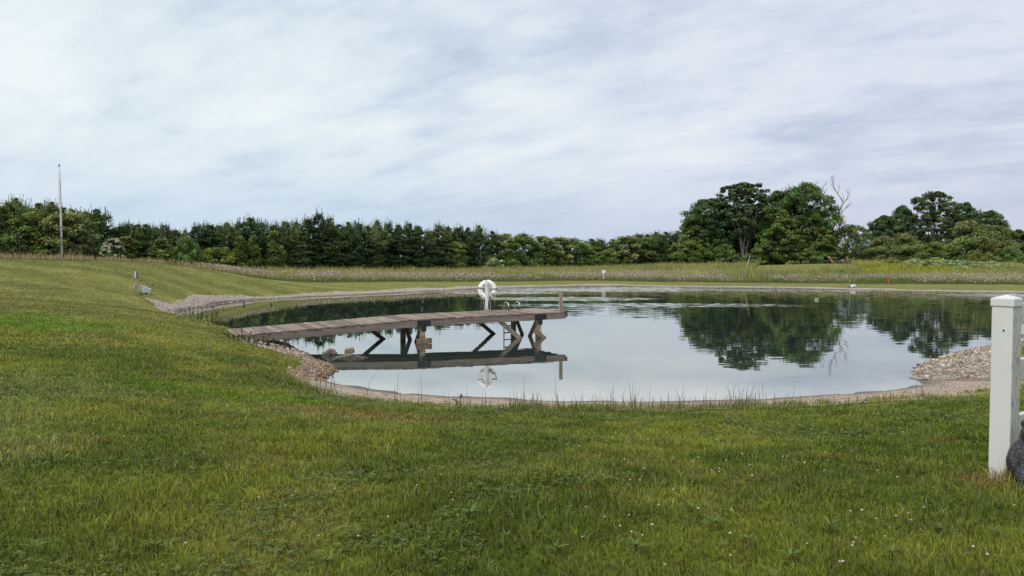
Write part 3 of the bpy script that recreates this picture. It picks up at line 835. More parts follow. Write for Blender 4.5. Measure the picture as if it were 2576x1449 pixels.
# meadow
NM = 230000
x, y, r = sample(NM, 46, 150, 1.0, -42, 42)
z, d, ins = ground(x, y, True)
zg, zb, zt, zl, zp = zones(x, y, d, ins)
u = uu(x, y); dm = np.interp(u, MU, MD); dr = np.interp(u, RU, RD)
depth = y - dm
keep = zt & (y < dr + 6)
x, y, z, r, u, depth, dr = x[keep], y[keep], z[keep], r[keep], u[keep], depth[keep], dr[keep]
n = len(x)
pat = fbm(x * .10, y * .16, 101, 3); pat2 = fbm(x * .5, y * .6, 111, 3)
green = np.array([.225, .265, .072]); ygreen = np.array([.36, .365, .105]); straw = np.array([.46, .37, .20]); gold = np.array([.30, .32, .045])
k = smooth(.35, .65, pat)[:, None]
c = green * (1 - k) + ygreen * k
tc_ = c * .6 + straw * .4
left = (1 - smooth(430, 720, u))[:, None]
c = c * (1 - .75 * left) + straw * .85 * .75 * left; tc_ = tc_ * (1 - .9 * left) + np.array([.52, .38, .21]) * .9 * left
gl = (smooth(2130, 2200, u) * (1 - smooth(2420, 2560, u)) * smooth(10, 15, depth) * (1 - smooth(30, 38, depth)))[:, None]
c = c * (1 - gl) + gold * gl; tc_ = tc_ * (1 - gl) + np.array([.38, .385, .06]) * gl
front = 1 - smooth(.6, 2.2, depth)
fl = (smooth(560, 800, u) * front)[:, None]
c = c * (1 - fl * .7) + np.array([.10, .14, .05]) * fl * .7; tc_ = tc_ * (1 - fl) + np.array([.12, .165, .06]) * fl
h = rng.uniform(.45, 1.0, n) * (.35 + 1.2 * pat2) * (1 - .45 * fl[:, 0])
h *= 1 - .35 * gl[:, 0]
h *= 1 - .45 * left[:, 0]
v_ = rng.uniform(.7, 1.3, n)[:, None] * (.75 + .5 * pat2)[:, None]
wd = .030 * (r / 70) * rng.uniform(.6, 1.5, n)
blades('meadow_grass', x, y, z, h, wd, np.clip(c * v_, 0, 1), M_meadow, lean=.28, label='tall uncut meadow grass between the mown strip and the trees', cat='grass', root=.55, tipk=1.0, top_col=np.clip(tc_ * v_, 0, 1))


# pale pink blossom band along the front of the meadow
def flower_band():
    n0 = 300000
    x, y, r = sample(n0, 60, 100, 1.0, -28, 42)
    u = uu(x, y); dm = np.interp(u, MU, MD); depth = y - dm
    nz1 = fbm(x * .13, y * .22, 201, 3); nz2 = fbm(x * .6, y * .8, 211, 2)
    front_w = np.interp(u, [480, 620, 800, 1500, 1700, 1900, 2100, 2576], [6, 7, 9, 8.5, 6, 4, 7, 8])
    a = (depth > .9) & (depth < front_w * (.75 + .5 * nz1)) & (nz1 + .35 * (nz2 - .5) > np.interp(u, [450, 600, 780, 1500, 1700, 2000, 2300, 2600], [.62, .50, .28, .30, .42, .52, .42, .5]))
    b = (depth > 9) & (depth < 17) & (u > 1550) & (u < 2050) & (nz1 > .52)
    k = a | b
    x, y, r, u, depth = x[k], y[k], r[k], u[k], depth[k]
    n = len(x)
    z = ground(x, y) + rng.uniform(.32, .72, n) * smooth(.2, 2.0, depth)
    s = .040 * rng.uniform(.7, 1.5, n)
    a1 = rng.uniform(0, 2 * math.pi, n)
    V = np.empty((n, 4, 3)); dx, dy = np.cos(a1) * s, np.sin(a1) * s; hz = s * rng.uniform(.5, 1.0, n); tl = rng.normal(0, .5, n) * s
    V[:, 0] = np.c_[x - dx, y - dy, z]; V[:, 1] = np.c_[x + tl, y + tl, z - hz]; V[:, 2] = np.c_[x + dx, y + dy, z + .02]; V[:, 3] = np.c_[x - tl, y - tl, z + hz]
    c = np.array([.58, .46, .395]) * rng.uniform(.6, 1.25, (n, 1)); gm = rng.random(n) < .28; c[gm] = np.array([.17, .19, .08])
    wm = rng.random(n) < .2; c[wm] = (.60, .52, .50)
    # stems under the heads
    b_ = np.arange(n) * 4
    o = np_obj('wildflowers', M_petal, V=V.reshape(-1, 3), quads=np.c_[b_, b_ + 1, b_ + 2, b_ + 3], col=np.repeat(c, 4, 0))
    tag(o, 'band of pale pink wildflowers behind the mown strip across the pond', 'wildflowers', kind='stuff')


flower_band()

# ------------------------------------------------------------------ gravel stones
ICO = None


def ico(sub):
    b = bmesh.new(); bmesh.ops.create_icosphere(b, subdivisions=sub, radius=1)
    V = np.array([v.co[:] for v in b.verts]); T = np.array([[v.index for v in f.verts] for f in b.faces]); b.free()
    return V, T


def stones(name, x, y, z, s, c, sub=1):
    V0, T0 = ico(sub)
    n = len(x); m = len(V0)
    a = rng.uniform(0, 2 * math.pi, n); sx, sy, sz = s * rng.uniform(.7, 1.3, n), s * rng.uniform(.6, 1.0, n), s * rng.uniform(.35, .7, n)
    V = V0[None] * (1 + rng.normal(0, .13, (n, m, 1)))
    V = V * np.stack([sx, sy, sz], -1)[:, None]
    tl = rng.normal(0, .35, n)[:, None]
    Vx, Vy, Vz = V[..., 0], V[..., 1], V[..., 2]
    Vx, Vz = Vx * np.cos(tl) - Vz * np.sin(tl), Vx * np.sin(tl) + Vz * np.cos(tl)
    ca, sa = np.cos(a)[:, None], np.sin(a)[:, None]
    W = np.stack([Vx * ca - Vy * sa + x[:, None], Vx * sa + Vy * ca + y[:, None], Vz + z[:, None]], -1).reshape(-1, 3)
    T = (T0[None] + (np.arange(n) * m)[:, None, None]).reshape(-1, 3)
    return W, T, np.repeat(c, m, 0)


def stone_cols(n):
    base = np.array([[.52, .46, .40], [.60, .55, .50], [.42, .35, .29], [.36, .33, .31], [.66, .62, .58], [.34, .27, .21], [.45, .36, .31]])
    return base[rng.integers(0, len(base), n)] * rng.uniform(.42, 1.2, (n, 1))


def in_poly(P, n):
    lo, hi = P.min(0), P.max(0)
    q = lo + rng.random((n * 6, 2)) * (hi - lo)
    q = q[inside(q[:, 0], q[:, 1], P)]
    return q[:n]


SV = []; ST = []; SC = []; off = 0
for P, n, smin, smax in ((grav_left, 6500, .022, .06), (grav_right, 13000, .020, .055)):
    q = in_poly(P, n)
    # a few spill past the waterline and into the grass
    q = q + rng.normal(0, .05, q.shape)
    z = ground(q[:, 0], q[:, 1])
    s = smin * .7 + (smax * 1.15 - smin * .7) * rng.random(len(q)) ** 3
    c = stone_cols(len(q)) * (np.array([.92, .84, .74]) if P is grav_left else np.array([1.0, .95, .88]))
    d = seg_dist(q[:, 0], q[:, 1], OUT)
    c *= (.55 + .45 * smooth(.05, .4, d + .25 * vnoise(q[:, 0] * 2, q[:, 1] * 2, 77)))[:, None]
    wl = smooth(.48, .62, fbm(q[:, 0] * .9, q[:, 1] * .6, 66, 2))[:, None]
    c = c * (1 - .5 * wl) + np.array([.27, .17, .10]) * .5 * wl * rng.uniform(.5, 1.3, (len(q), 1))
    W, T, C = stones('g', q[:, 0], q[:, 1], np.maximum(z, WATER - .03) + s * .25, s, c, 1)
    SV.append(W); ST.append(T + off); SC.append(C); off += len(W)
# the far bank
n = 75000
seg = np.diff(FAR, axis=0); sl = np.hypot(*seg.T); i = rng.choice(len(seg), n, p=sl / sl.sum()); t = rng.random(n)
base = FAR[i] + seg[i] * t[:, None]; nn = np.c_[seg[i][:, 1], -seg[i][:, 0]] / sl[i][:, None]
tst = FAR[3] + nn[0] * 0
sgn = 1 if not inside(np.array([FAR[6][0] + nn[np.argmax(i == 6)][0] * .3]), np.array([FAR[6][1] + nn[np.argmax(i == 6)][1] * .3]), OUT)[0] else -1
q = base + sgn * nn * (rng.random(n) * 2.4 - .1)[:, None]
z, d, ins = ground(q[:, 0], q[:, 1], True); zg = zones(q[:, 0], q[:, 1], d, ins)[0] | (d < .12)
q, z, d = q[zg], z[zg], d[zg]
s = rng.uniform(.028, .062, len(q))
c = (stone_cols(len(q)) * .5 + np.array([.54, .455, .37]) * .5) * (.5 + .5 * smooth(.0, .35, d))[:, None]
W, T, C = stones('g', q[:, 0], q[:, 1], np.maximum(z, WATER - .02) + s * .2, s, c, 0)
SV.append(W); ST.append(T + off); SC.append(C); off += len(W)
# hidden left bank and loose pebbles on the sand
seg = np.diff(HID, axis=0); n = 1500; i = rng.integers(0, len(seg), n)
q = HID[i] + seg[i] * rng.random((n, 1)) + rng.normal(0, .25, (n, 2)); z, d, ins = ground(q[:, 0], q[:, 1], True)
q2 = in_poly(beach_poly, 2600); z2 = ground(q2[:, 0], q2[:, 1])
qq = np.vstack([q[~ins], q2]); zz_ = np.r_[z[~ins], z2 + .008]; s = np.r_[rng.uniform(.04, .09, (~ins).sum()), .006 + .022 * rng.random(len(q2)) ** 3]
W, T, C = stones('g', qq[:, 0], qq[:, 1], zz_ + s * .2, s, stone_cols(len(qq)) * .85, 1)
SV.append(W); ST.append(T + off); SC.append(C)
tag(np_obj('gravel', M_stone, V=np.vstack(SV), tris=np.vstack(ST), col=np.clip(np.vstack(SC), 0, 1)), 'pale rounded gravel lining the banks of the pond', 'gravel', kind='stuff')


# ------------------------------------------------------------------ foliage meshes
def tri_tubes(polys, n=6):
    """polys: list of (pts, radii) -> V, Q"""
    VV = []; QQ = []; o = 0
    for pts, rad in polys:
        pts = np.asarray(pts, float); m = len(pts)
        t = np.gradient(pts, axis=0); t /= np.linalg.norm(t, axis=1)[:, None] + 1e-9
        a = np.where(np.abs(t[:, 2:3]) < .9, np.array([[0, 0, 1.]]), np.array([[1., 0, 0]]))
        a = a[:1].repeat(m, 0)
        nx = np.cross(t, a); nx /= np.linalg.norm(nx, axis=1)[:, None] + 1e-9; ny = np.cross(t, nx)
        th = np.arange(n) * 2 * math.pi / n
        ring = pts[:, None] + (nx[:, None] * np.cos(th)[None, :, None] + ny[:, None] * np.sin(th)[None, :, None]) * np.asarray(rad)[:, None, None]
        VV.append(ring.reshape(-1, 3))
        k = np.arange(m - 1)[:, None] * n + np.arange(n)[None]; k2 = np.arange(m - 1)[:, None] * n + (np.arange(n)[None] + 1) % n
        QQ.append(np.stack([k, k2, k2 + n, k + n], -1).reshape(-1, 4) + o); o += m * n
    return np.vstack(VV), np.vstack(QQ)


def rnd_unit(n):
    v = rng.normal(size=(n, 3)); return v / np.linalg.norm(v, axis=1)[:, None]


def leaf_quads(c, nrm, size, asp=.6):
    n = len(c)
    a = np.cross(nrm, rnd_unit(n)); a /= np.linalg.norm(a, axis=1)[:, None] + 1e-9
    b = np.cross(nrm, a)
    s = size[:, None]
    V = np.stack([c - a * s, c + b * s * asp + nrm * s * .15, c + a * s, c - b * s * asp + nrm * s * .15], 1).reshape(-1, 3)
    k = np.arange(n) * 4
    return V, np.c_[k, k + 1, k + 2, k + 3]


def needle_spikes(p, dirs, length, width):
    n = len(p)
    a = np.cross(dirs, rnd_unit(n)); a /= np.linalg.norm(a, axis=1)[:, None] + 1e-9
    w_ = width[:, None]; l = length[:, None]
    V = np.stack([p - a * w_ * .5, p + a * w_ * .5, p + dirs * l * .6 + a * w_ * .4, p + dirs * l, p + dirs * l * .6 - a * w_ * .4], 1)
    k = np.arange(n) * 5
    return V.reshape(-1, 3), np.c_[k, k + 1, k + 2, k + 4], np.c_[k + 4, k + 2, k + 3]


def make_pine(seed, H=8.0, Rd=2.3, kind='pine', tone=1.0):
    global rng
    keep_rng = rng; rng = np.random.default_rng(seed)
    P = []; Dr = []; Cc = []; limbs = []
    trunk = np.c_[np.cumsum(rng.normal(0, .03, 8)), np.cumsum(rng.normal(0, .03, 8)), np.linspace(-.2, H * .97, 8)]
    limbs.append((trunk, np.linspace(.16, .025, 8)))
    levels = int(H * 3.3)
    for i in range(levels):
        f_ = (i + .5) / levels
        z0 = H * (.03 + .93 * f_)
        if kind == 'pine':
            rl = Rd * min(1, (1.02 - f_) * 1.75) ** .85 * rng.uniform(.64, 1.14)
            elev = .15 + .75 * f_ ** 1.5
        else:
            rl = Rd * min(1, (1.03 - f_) * 1.5) ** .85 * rng.uniform(.75, 1.15)
            elev = -.18 + .55 * f_ ** 2
        nbr = 7 if f_ < .85 else 5
        for j in range(nbr):
            az = rng.uniform(0, 2 * math.pi); L_ = rl * rng.uniform(.7, 1.15)
            el = elev + rng.normal(0, .1)
            d0 = np.array([math.cos(az) * math.cos(el), math.sin(az) * math.cos(el), math.sin(el)])
            c0 = np.array([np.interp(z0, trunk[:, 2], trunk[:, 0]), np.interp(z0, trunk[:, 2], trunk[:, 1]), z0])
            if j < 2: limbs.append((np.array([c0, c0 + d0 * L_ * .5, c0 + d0 * L_ * .92 + np.array([0, 0, .1 * L_])]), [.03, .02, .008]))
            m = max(3, int(L_ * 9))
            t = rng.uniform(.25, 1, m) ** .7
            side = np.cross(d0, [0, 0, 1]); side /= np.linalg.norm(side) + 1e-9
            pts = c0 + d0 * (L_ * t)[:, None] + side * (rng.normal(0, .18, m) * L_ * t)[:, None] + np.array([0, 0, 1]) * (.12 * L_ * t ** 2 + rng.normal(0, .06, m))[:, None]
            dirs = d0 * .6 + side * rng.normal(0, .5, m)[:, None] + np.array([0, 0, 1.]) * ((.75 if kind == 'pine' else .25) + rng.normal(0, .25, m))[:, None]
            dirs /= np.linalg.norm(dirs, axis=1)[:, None]
            P.append(pts); Dr.append(dirs)
            b = (.35 + .65 * t) * rng.uniform(.6, 1.35, m)  # tufts darker near the trunk, inner shading put into the needle colour
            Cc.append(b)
    # leaders
    m = 46 if kind == 'pine' else 26
    ra = Rd * (.72 if kind == 'pine' else .3) * np.sqrt(rng.random(m)); zt = H * (1.0 - (.16 if kind == 'pine' else .22) * (ra / (Rd * .72)) ** 1.6 * 1.0) - rng.uniform(0, .9, m) * np.sqrt(rng.random(m)); aa = rng.uniform(0, 2 * math.pi, m)
    lead = np.c_[ra * np.cos(aa), ra * np.sin(aa), zt - .75]
    P = np.vstack(P); Dr = np.vstack(Dr); Cc = np.concatenate(Cc)
    # each tuft: five spikes round its direction
    rep = 5
    Pp = np.repeat(P, rep, 0) + rng.normal(0, .05, (len(P) * rep, 3)); Dd = np.repeat(Dr, rep, 0) + rng.normal(0, .45, (len(P) * rep, 3)); Dd /= np.linalg.norm(Dd, axis=1)[:, None]
    b = np.repeat(Cc, rep) * rng.uniform(.8, 1.2, len(Pp))
    ln = rng.uniform(.20, .42, len(Pp)); wdt = rng.uniform(.05, .11, len(Pp))
    NL = 14; lh = rng.uniform(.85, 1.7, m)
    Lp = np.repeat(lead, NL, 0); tt_ = np.tile(np.linspace(0, 1, NL), m); Lp[:, 2] += tt_ * np.repeat(lh, NL); Lp = Lp + rng.normal(0, .02, Lp.shape)
    Ld = np.tile([0, 0, 1.], (m * NL, 1)) + rng.normal(0, .42, (m * NL, 3)) * (1.25 - tt_)[:, None]; Ld /= np.linalg.norm(Ld, axis=1)[:, None]
    Pp = np.vstack([Pp, Lp]); Dd = np.vstack([Dd, Ld]); b = np.r_[b, np.full(m * NL, 1.05)]; ln = np.r_[ln, .14 + .16 * (1 - tt_)]; wdt = np.r_[wdt, np.full(m * NL, .06)]
    V, Q, T = needle_spikes(Pp, Dd, ln, wdt)
    base = np.array([.040, .066, .034]) if kind == 'pine' else np.array([.026, .046, .026])
    hi = np.array([.078, .112, .040])
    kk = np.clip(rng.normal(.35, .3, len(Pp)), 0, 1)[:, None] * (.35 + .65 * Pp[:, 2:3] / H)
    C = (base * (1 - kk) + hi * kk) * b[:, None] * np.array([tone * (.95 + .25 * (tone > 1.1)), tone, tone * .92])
    rng = keep_rng
    tv, tq = tri_tubes(limbs, 6)
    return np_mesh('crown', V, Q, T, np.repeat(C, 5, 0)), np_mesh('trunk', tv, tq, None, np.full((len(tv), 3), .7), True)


def make_leafy(seed, H=10.0, W=7.0, base=.12, clumps=150, leaves=70, lsize=.2, ctone=(.055, .085, .028), stems=1, shape='round', crad=.11, twigs=0, open_=0.0, hue=.25):
    """broadleaf: stem(s), limbs to leaf clumps inside an envelope"""
    global rng
    keep_rng = rng; rng = np.random.default_rng(seed)
    cb = H * base
    cen = []
    tries = 0
    while len(cen) < clumps and tries < clumps * 60:
        tries += 1
        f_ = rng.random()
        if shape == 'round': rr = math.sqrt(max(0, 1 - (2 * f_ - 1) ** 2)) * (.88 + .12 * f_)
        elif shape == 'vase': rr = (.30 + .75 * f_ ** .8) * math.sqrt(max(0, 1 - max(0, (f_ - .55) / .46) ** 2))
        elif shape == 'bush': rr = math.sqrt(max(0, 1 - f_ ** 2.2)) * (.85 + .3 * rng.random())
        else: rr = (1 - f_ ** 1.5) * (.6 + .4 * math.sin(min(1, f_ * 4) * math.pi / 2))
        q_ = rng.random() ** (.42 if open_ == 0 else .55)
        a_ = rng.uniform(0, 2 * math.pi)
        lob = 1 + .22 * math.sin(3 * a_ + seed) * math.sin(5 * f_ + seed * 1.7) + rng.normal(0, .08)
        cen.append((rr * q_ * W * .5 * lob * math.cos(a_), rr * q_ * W * .5 * lob * math.sin(a_), cb + f_ * (H - cb) * (1 + .0 * lob), q_))
    cen = np.array(cen)
    cc = cen[:, :3]
    out = cc - np.array([0, 0, cb + (H - cb) * .4]); out /= np.linalg.norm(out, axis=1)[:, None] + 1e-9
    m = leaves
    cr = crad * min(W, H) * rng.uniform(.6, 1.25, len(cc))
    off_ = rnd_unit(len(cc) * m) * (rng.random(len(cc) * m) ** .5)[:, None] * np.repeat(cr, m)[:, None] * np.array([1.1, 1.1, .8])
    P = np.repeat(cc, m, 0) + off_
    nr = np.repeat(out, m, 0) * .6 + rnd_unit(len(P)) * .9 + np.array([0, 0, .35]); nr /= np.linalg.norm(nr, axis=1)[:, None]
    sz = lsize * rng.uniform(.55, 1.25, len(P))
    V, Q = leaf_quads(P, nr, sz, .62)
    tone = np.array(ctone)
    ct = tone * (1 + rng.normal(0, hue, (len(cc), 1))) * np.c_[1 + rng.normal(0, .12, len(cc)), np.ones(len(cc)), 1 + rng.normal(0, .15, len(cc))]
    inner = .58 + .42 * cen[:, 3]  # leaf colour darkens inward, shading of the crown's depth painted in
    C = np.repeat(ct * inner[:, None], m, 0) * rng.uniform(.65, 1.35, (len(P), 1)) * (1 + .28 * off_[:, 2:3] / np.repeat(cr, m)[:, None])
    C = np.clip(C, .004, 1)
    # wood
    limbs = []
    fork = []
    for s_ in range(stems):
        a_ = rng.uniform(0, 2 * math.pi) if stems > 1 else 0
        a_ = 2 * math.pi * s_ / max(1, stems) + rng.normal(0, .3)
        sp = (.34 * W if stems > 5 else .20 * W if stems > 1 else .03 * W)
        top = np.array([math.cos(a_) * sp, math.sin(a_) * sp, H * (.86 if stems == 1 else rng.uniform(.72, .9))])
        t = np.linspace(0, 1, 7)[:, None]
        bend = np.c_[t ** 1.5 * top[0] + rng.normal(0, .012 * H, (7, 1)) * t, t ** 1.5 * top[1] + rng.normal(0, .012 * H, (7, 1)) * t, -.3 + t * (top[2] + .3)]
        r0 = .017 * H / math.sqrt(stems) * (1.25 if stems < 5 else 1.2)
        limbs.append((bend, np.linspace(r0, r0 * .18, 7))); fork.append(bend)
    pick = rng.choice(len(cc), min(len(cc), 34 if stems > 1 else 26), replace=False)
    for k in pick:
        st = fork[rng.integers(len(fork))]
        target = cc[k]
        zi = min(max(target[2] * rng.uniform(.45, .75), .15 * H), H * .8)
        s0 = np.array([np.interp(zi, st[:, 2], st[:, 0]), np.interp(zi, st[:, 2], st[:, 1]), zi])
        midp = s0 * .45 + target * .55 + np.array([0, 0, -.02 * H]) + rng.normal(0, .015 * H, 3)
        limbs.append((np.array([s0, midp, target]), [.0055 * H, .0038 * H, .0012 * H]))
    for k in range(twigs):
        a_ = rng.uniform(0, 2 * math.pi); s0 = np.array([math.cos(a_) * W * .15, math.sin(a_) * W * .15, H * .8]); e_ = s0 + np.array([math.cos(a_) * W * .1, math.sin(a_) * W * .1, H * rng.uniform(.16, .26)])
        limbs.append((np.array([s0, (s0 + e_) / 2 + rng.normal(0, .1, 3), e_]), [.05, .03, .012]))
        for _ in range(3):
            f0 = s0 + (e_ - s0) * rng.uniform(.5, .9); limbs.append((np.array([f0, f0 + np.array([rng.normal(0, .5), rng.normal(0, .5), rng.uniform(.4, .9)])]), [.025, .008]))
    tv, tq = tri_tubes(limbs, 6)
    bark = np.full((len(tv), 3), 1.0 if stems == 1 else 2.4)
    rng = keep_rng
    return np_mesh('crown', V, Q, None, np.repeat(C, 4, 0)), np_mesh('trunk', tv, tq, None, bark, True)


def tree_obj(name, meshes, mats, loc, scale, rz, label, cat='tree', group=None):
    o = empty(name, loc, rz, label, cat, group)
    o.scale = scale
    cr = link(bpy.data.objects.new('crown', meshes[0])); cr.parent = o
    tr = link(bpy.data.objects.new('trunk', meshes[1])); tr.parent = o
    return o


PINES = [make_pine(100 + i, tone=(1.0, 1.35, .85, 1.2)[i]) for i in range(4)] + [make_pine(200 + i, 8.0, 2.4, 'spruce', tone=(1.0, 1.3, .8, 1.1)[i]) for i in range(4)]
for a, b in PINES: a.materials.append(M_needle); b.materials.append(M_bark)


def leafy(*a, **k):
    r_ = make_leafy(*a, **k); r_[0].materials.append(M_leaf); r_[1].materials.append(M_bark)
    return r_


def place(name, meshes, u, vtop, D, H0, label, cat='tree', group=None, wide=None, W0=None, sink=.05):
    """stand a tree of native height H0 at distance D so that it is as tall as surveyed; wide = width in metres"""
    X, Y, zt = at(u, vtop, D)
    z0 = g1(X, Y)
    s = (zt - z0 + sink) / H0
    sx = s if wide is None else wide / W0
    return tree_obj(name, meshes, None, (X, Y, z0 - sink), (sx, sx, s), random.uniform(0, 6.28), label, cat, group)


def rowD(u): return float(np.interp(u, RU, RD))


# ---- the long conifer row
prof_u = [-260, -120, -60, 0, 30, 60, 100, 150, 200, 240, 262, 275, 300, 340, 380, 410, 440, 455]
prof_v = [505, 500, 512, 506, 500, 508, 512, 510, 517, 528, 552, 588, 560, 555, 560, 566, 585, 600]
prof_u += [488, 500, 520, 560, 600, 632, 680, 720, 770, 800, 850, 900, 940, 1000, 1040, 1080, 1120, 1160, 1200, 1240]
prof_v += [582, 562, 557, 563, 556, 546, 556, 554, 542, 541, 558, 558, 556, 568, 562, 570, 562, 563, 570, 584]
rows = {'left': ('dark pine in the tall stand behind the flagpole', 'tall stand of pines behind the flagpole'),
        'second': ('dark pine between the white flowering shrub and the low gap in the tree row', 'pines between the flowering shrub and the gap'),
        'mid': ('dark conifer in the dense row between the low gap and the life ring post', 'conifers in the dense row left of the life ring'),
        'end': ('dark pine at the far end of the tree row, left of the tall dark maples', 'pines at the far end of the row')}
special = {60: 'ragged pine with long pale leaders, left of the flagpole', 240: 'broad feathery pine forming the right shoulder of the tall stand behind the flagpole',
           500: 'pointed pine just right of the low gap in the tree row', 632: 'tall pine standing above the bright green bush', 800: 'highest pine of the dense row across the left arm of the pond',
           1240: 'last dark spruce before the row turns to lighter leafy trees, behind the life ring'}
us = [-250, -190, -140, -95, -55, -20, 15, 38, 60, 95, 128, 155, 182, 212, 240, 283, 300, 322, 345, 368, 392, 415, 437,
      500, 522, 548, 575, 603, 632, 660, 690, 718, 745, 772, 800, 826, 850, 876, 902, 926, 950, 976, 1002, 1026, 1050, 1078, 1104, 1128, 1152, 1178, 1204, 1240]
for i, u in enumerate(us):
    v = float(np.interp(u, prof_u, prof_v)) + random.uniform(-7, 11)
    key = 'left' if u < 262 else 'second' if u < 470 else 'mid'
    D = rowD(u) + random.uniform(-1.2, 1.8)
    pool = PINES[:4] if (u < 300 or random.random() < .6) else PINES[4:]
    lab = special.get(u); grp = rows[key][1] if not lab else None
    X, Y, zt = at(u, v, D)
    place('pine_tree', pool[random.randrange(len(pool))], u, v, D, 8.0, lab or rows[key][0], 'pine tree', grp, wide=random.uniform(3.9, 6.0) * (1.0 if u > 280 else .95), W0=4.6)
for i, (u, v) in enumerate([(1490, 600), (1512, 602), (1545, 601), (1630, 588), (1652, 583), (1676, 582), (1700, 586)]):
    place('pine_tree', PINES[(0, 5, 2, 1, 3, 0, 6)[i]], u, v, rowD(u) + random.uniform(0, 3), 8.0, rows['end'][0], 'pine tree', rows['end'][1], wide=5.8, W0=4.6)
# slim spruce seen in the gap
X, Y, zt = at(465, 579, 86)
place('spruce_tree', PINES[5], 465, 577, 87, 8.0, 'slim young spruce with bare leader standing in the low gap of the tree row', 'spruce', None, wide=1.9, W0=4.8)

LG = (.062, .088, .024); MG = (.050, .080, .026); DG = (.030, .052, .022); YG = (.070, .094, .021); OL = (.070, .085, .034); GG = (.105, .135, .075)
Lv = {
    'row_a': leafy(11, 7.5, 6.0, .03, 110, 80, .17, LG, 1, 'round', .13),
    'row_b': leafy(12, 7.5, 6.4, .03, 110, 80, .17, MG, 1, 'bush', .13),
    'row_c': leafy(13, 7.5, 6.0, .03, 110, 80, .17, OL, 1, 'round', .13),
    'bush_y': leafy(14, 4.0, 6.5, .02, 90, 80, .12, YG, 3, 'bush', .14),
    'bush_g': leafy(15, 4.0, 6.0, .02, 90, 80, .12, MG, 3, 'bush', .14),
    'bush_v': leafy(16, 6.0, 3.2, .02, 80, 80, .13, (.050, .070, .020), 1, 'cone', .17),
    'shrub': leafy(17, 1.6, 2.4, .02, 60, 60, .06, GG, 4, 'bush', .17),
    'shrub_b': leafy(18, 1.6, 3.0, .02, 70, 60, .06, (.125, .155, .085), 4, 'bush', .17),
    'maple': leafy(21, 15, 11, .03, 380, 105, .19, DG, 1, 'round', .075),
    'maple_b': leafy(22, 15, 12, .03, 400, 105, .19, (.045, .072, .024), 1, 'round', .075, twigs=14),
    'maple_c': leafy(23, 13, 9, .03, 330, 100, .19, (.052, .074, .023), 1, 'bush', .08),
    'vase': leafy(24, 16, 9.5, .34, 330, 85, .18, (.034, .053, .026), 6, 'vase', .052, open_=1),
    'open': leafy(25, 15, 11, .16, 340, 80, .18, (.040, .060, .028), 4, 'round', .052, open_=1),
    'round': leafy(26, 8, 8, .03, 150, 90, .17, OL, 2, 'bush', .12),
    'small': leafy(27, 8, 8, .16, 100, 80, .17, (.058, .080, .032), 1, 'round', .10, open_=1),
}
T = 'tree'
# lighter leafy trees and vines along the row
place('leafy_tree', Lv['row_a'], 78, 532, 69, 7.5, 'light green leafy tree among the dark pines, left of the flagpole', T)
place('leafy_tree', Lv['row_c'], 178, 540, 69, 7.5, 'olive green leafy tree just right of the flagpole, in front of the pines', T, wide=5.2, W0=6.0)
place('vine_clad_shrub', Lv['bush_v'], 318, 598, 69.2, 6.0, 'yellowish vine climbing the pine right of the white flowering shrub', 'shrub', wide=2.8, W0=3.2)
place('vine_clad_shrub', Lv['bush_v'], 405, 604, 72.2, 6.0, 'yellowish leafy column in front of the pines left of the low gap', 'shrub', wide=3.0, W0=3.2)
place('bush', Lv['bush_g'], 467, 604, 78.2, 4.0, 'rounded dark green bush filling the low gap in the tree row', 'bush', wide=3.4, W0=6.0)
place('bush', Lv['bush_y'], 548, 624, 82.2, 4.0, 'large bright yellow green bush right of the low gap in the tree row', 'bush', wide=5.4, W0=6.5)
place('bush', Lv['bush_y'], 480, 647, 79.2, 4.0, 'low bright green bush at the foot of the low gap', 'bush', wide=3.2, W0=6.5)
place('vine_clad_shrub', Lv['bush_v'], 603, 598, 84.2, 6.0, 'leafy column of vine right above the bright green bush', 'shrub', wide=2.2, W0=3.2)
place('vine_clad_shrub', Lv['bush_v'], 637, 596, 85.2, 6.0, 'domed vine column, second to the right of the bright green bush', 'shrub', wide=2.0, W0=3.2)
place('vine_clad_shrub', Lv['bush_v'], 690, 586, 87.2, 6.0, 'tallest yellowish vine column, farther right of the bright green bush', 'shrub', wide=2.6, W0=3.2)
place('leafy_tree', Lv['row_a'], 1148, 612, 115, 7.5, 'small light green leafy tree in front of the dark conifers, left of the life ring', T, wide=4.0, W0=6.0)
place('shrub', Lv['shrub'], 1240, 650, 116, 1.6, 'pale grey green shrub at the foot of the row, right behind the life ring', 'shrub', wide=2.9, W0=2.4)
for (u, v, k, lab, w_) in [(1275, 592, 'row_a', 'light green leafy tree beside the last dark spruce, right of the life ring', 6.5),
                           (1318, 592, 'row_b', 'rounded mid green tree above the ladder in the far tree row', 6.5),
                           (1360, 598, 'row_a', 'light green tree behind the end post of the dock, in the far row', 7),
                           (1405, 600, 'row_c', 'olive green tree at the right of the even stretch of the far row', 6.5),
                           (1445, 604, 'row_b', 'low dark leafy tree where the far row dips', 6.5),
                           (1478, 618, 'row_a', 'small pale green tree left of the white sign, in the far row', 5.5),
                           (1572, 598, 'row_c', 'rounded olive tree above and right of the white sign', 7.5),
                           (1605, 594, 'row_b', 'broad dark green tree between the white sign and the far pines', 7.5)]:
    place('leafy_tree', Lv[k], u, v, rowD(u) - random.uniform(0, 3), 7.5, lab, T, wide=w_, W0=6.2)
place('leafy_tree', Lv['row_a'], 1528, 630, 132, 7.5, 'low light green bushy tree right behind the white sign', T, wide=4.5, W0=6.0)
place('leafy_tree', Lv['row_a'], 1735, 607, 128, 7.5, 'bright green bushy tree at the left foot of the tall maples', T, wide=5.2, W0=6.0)
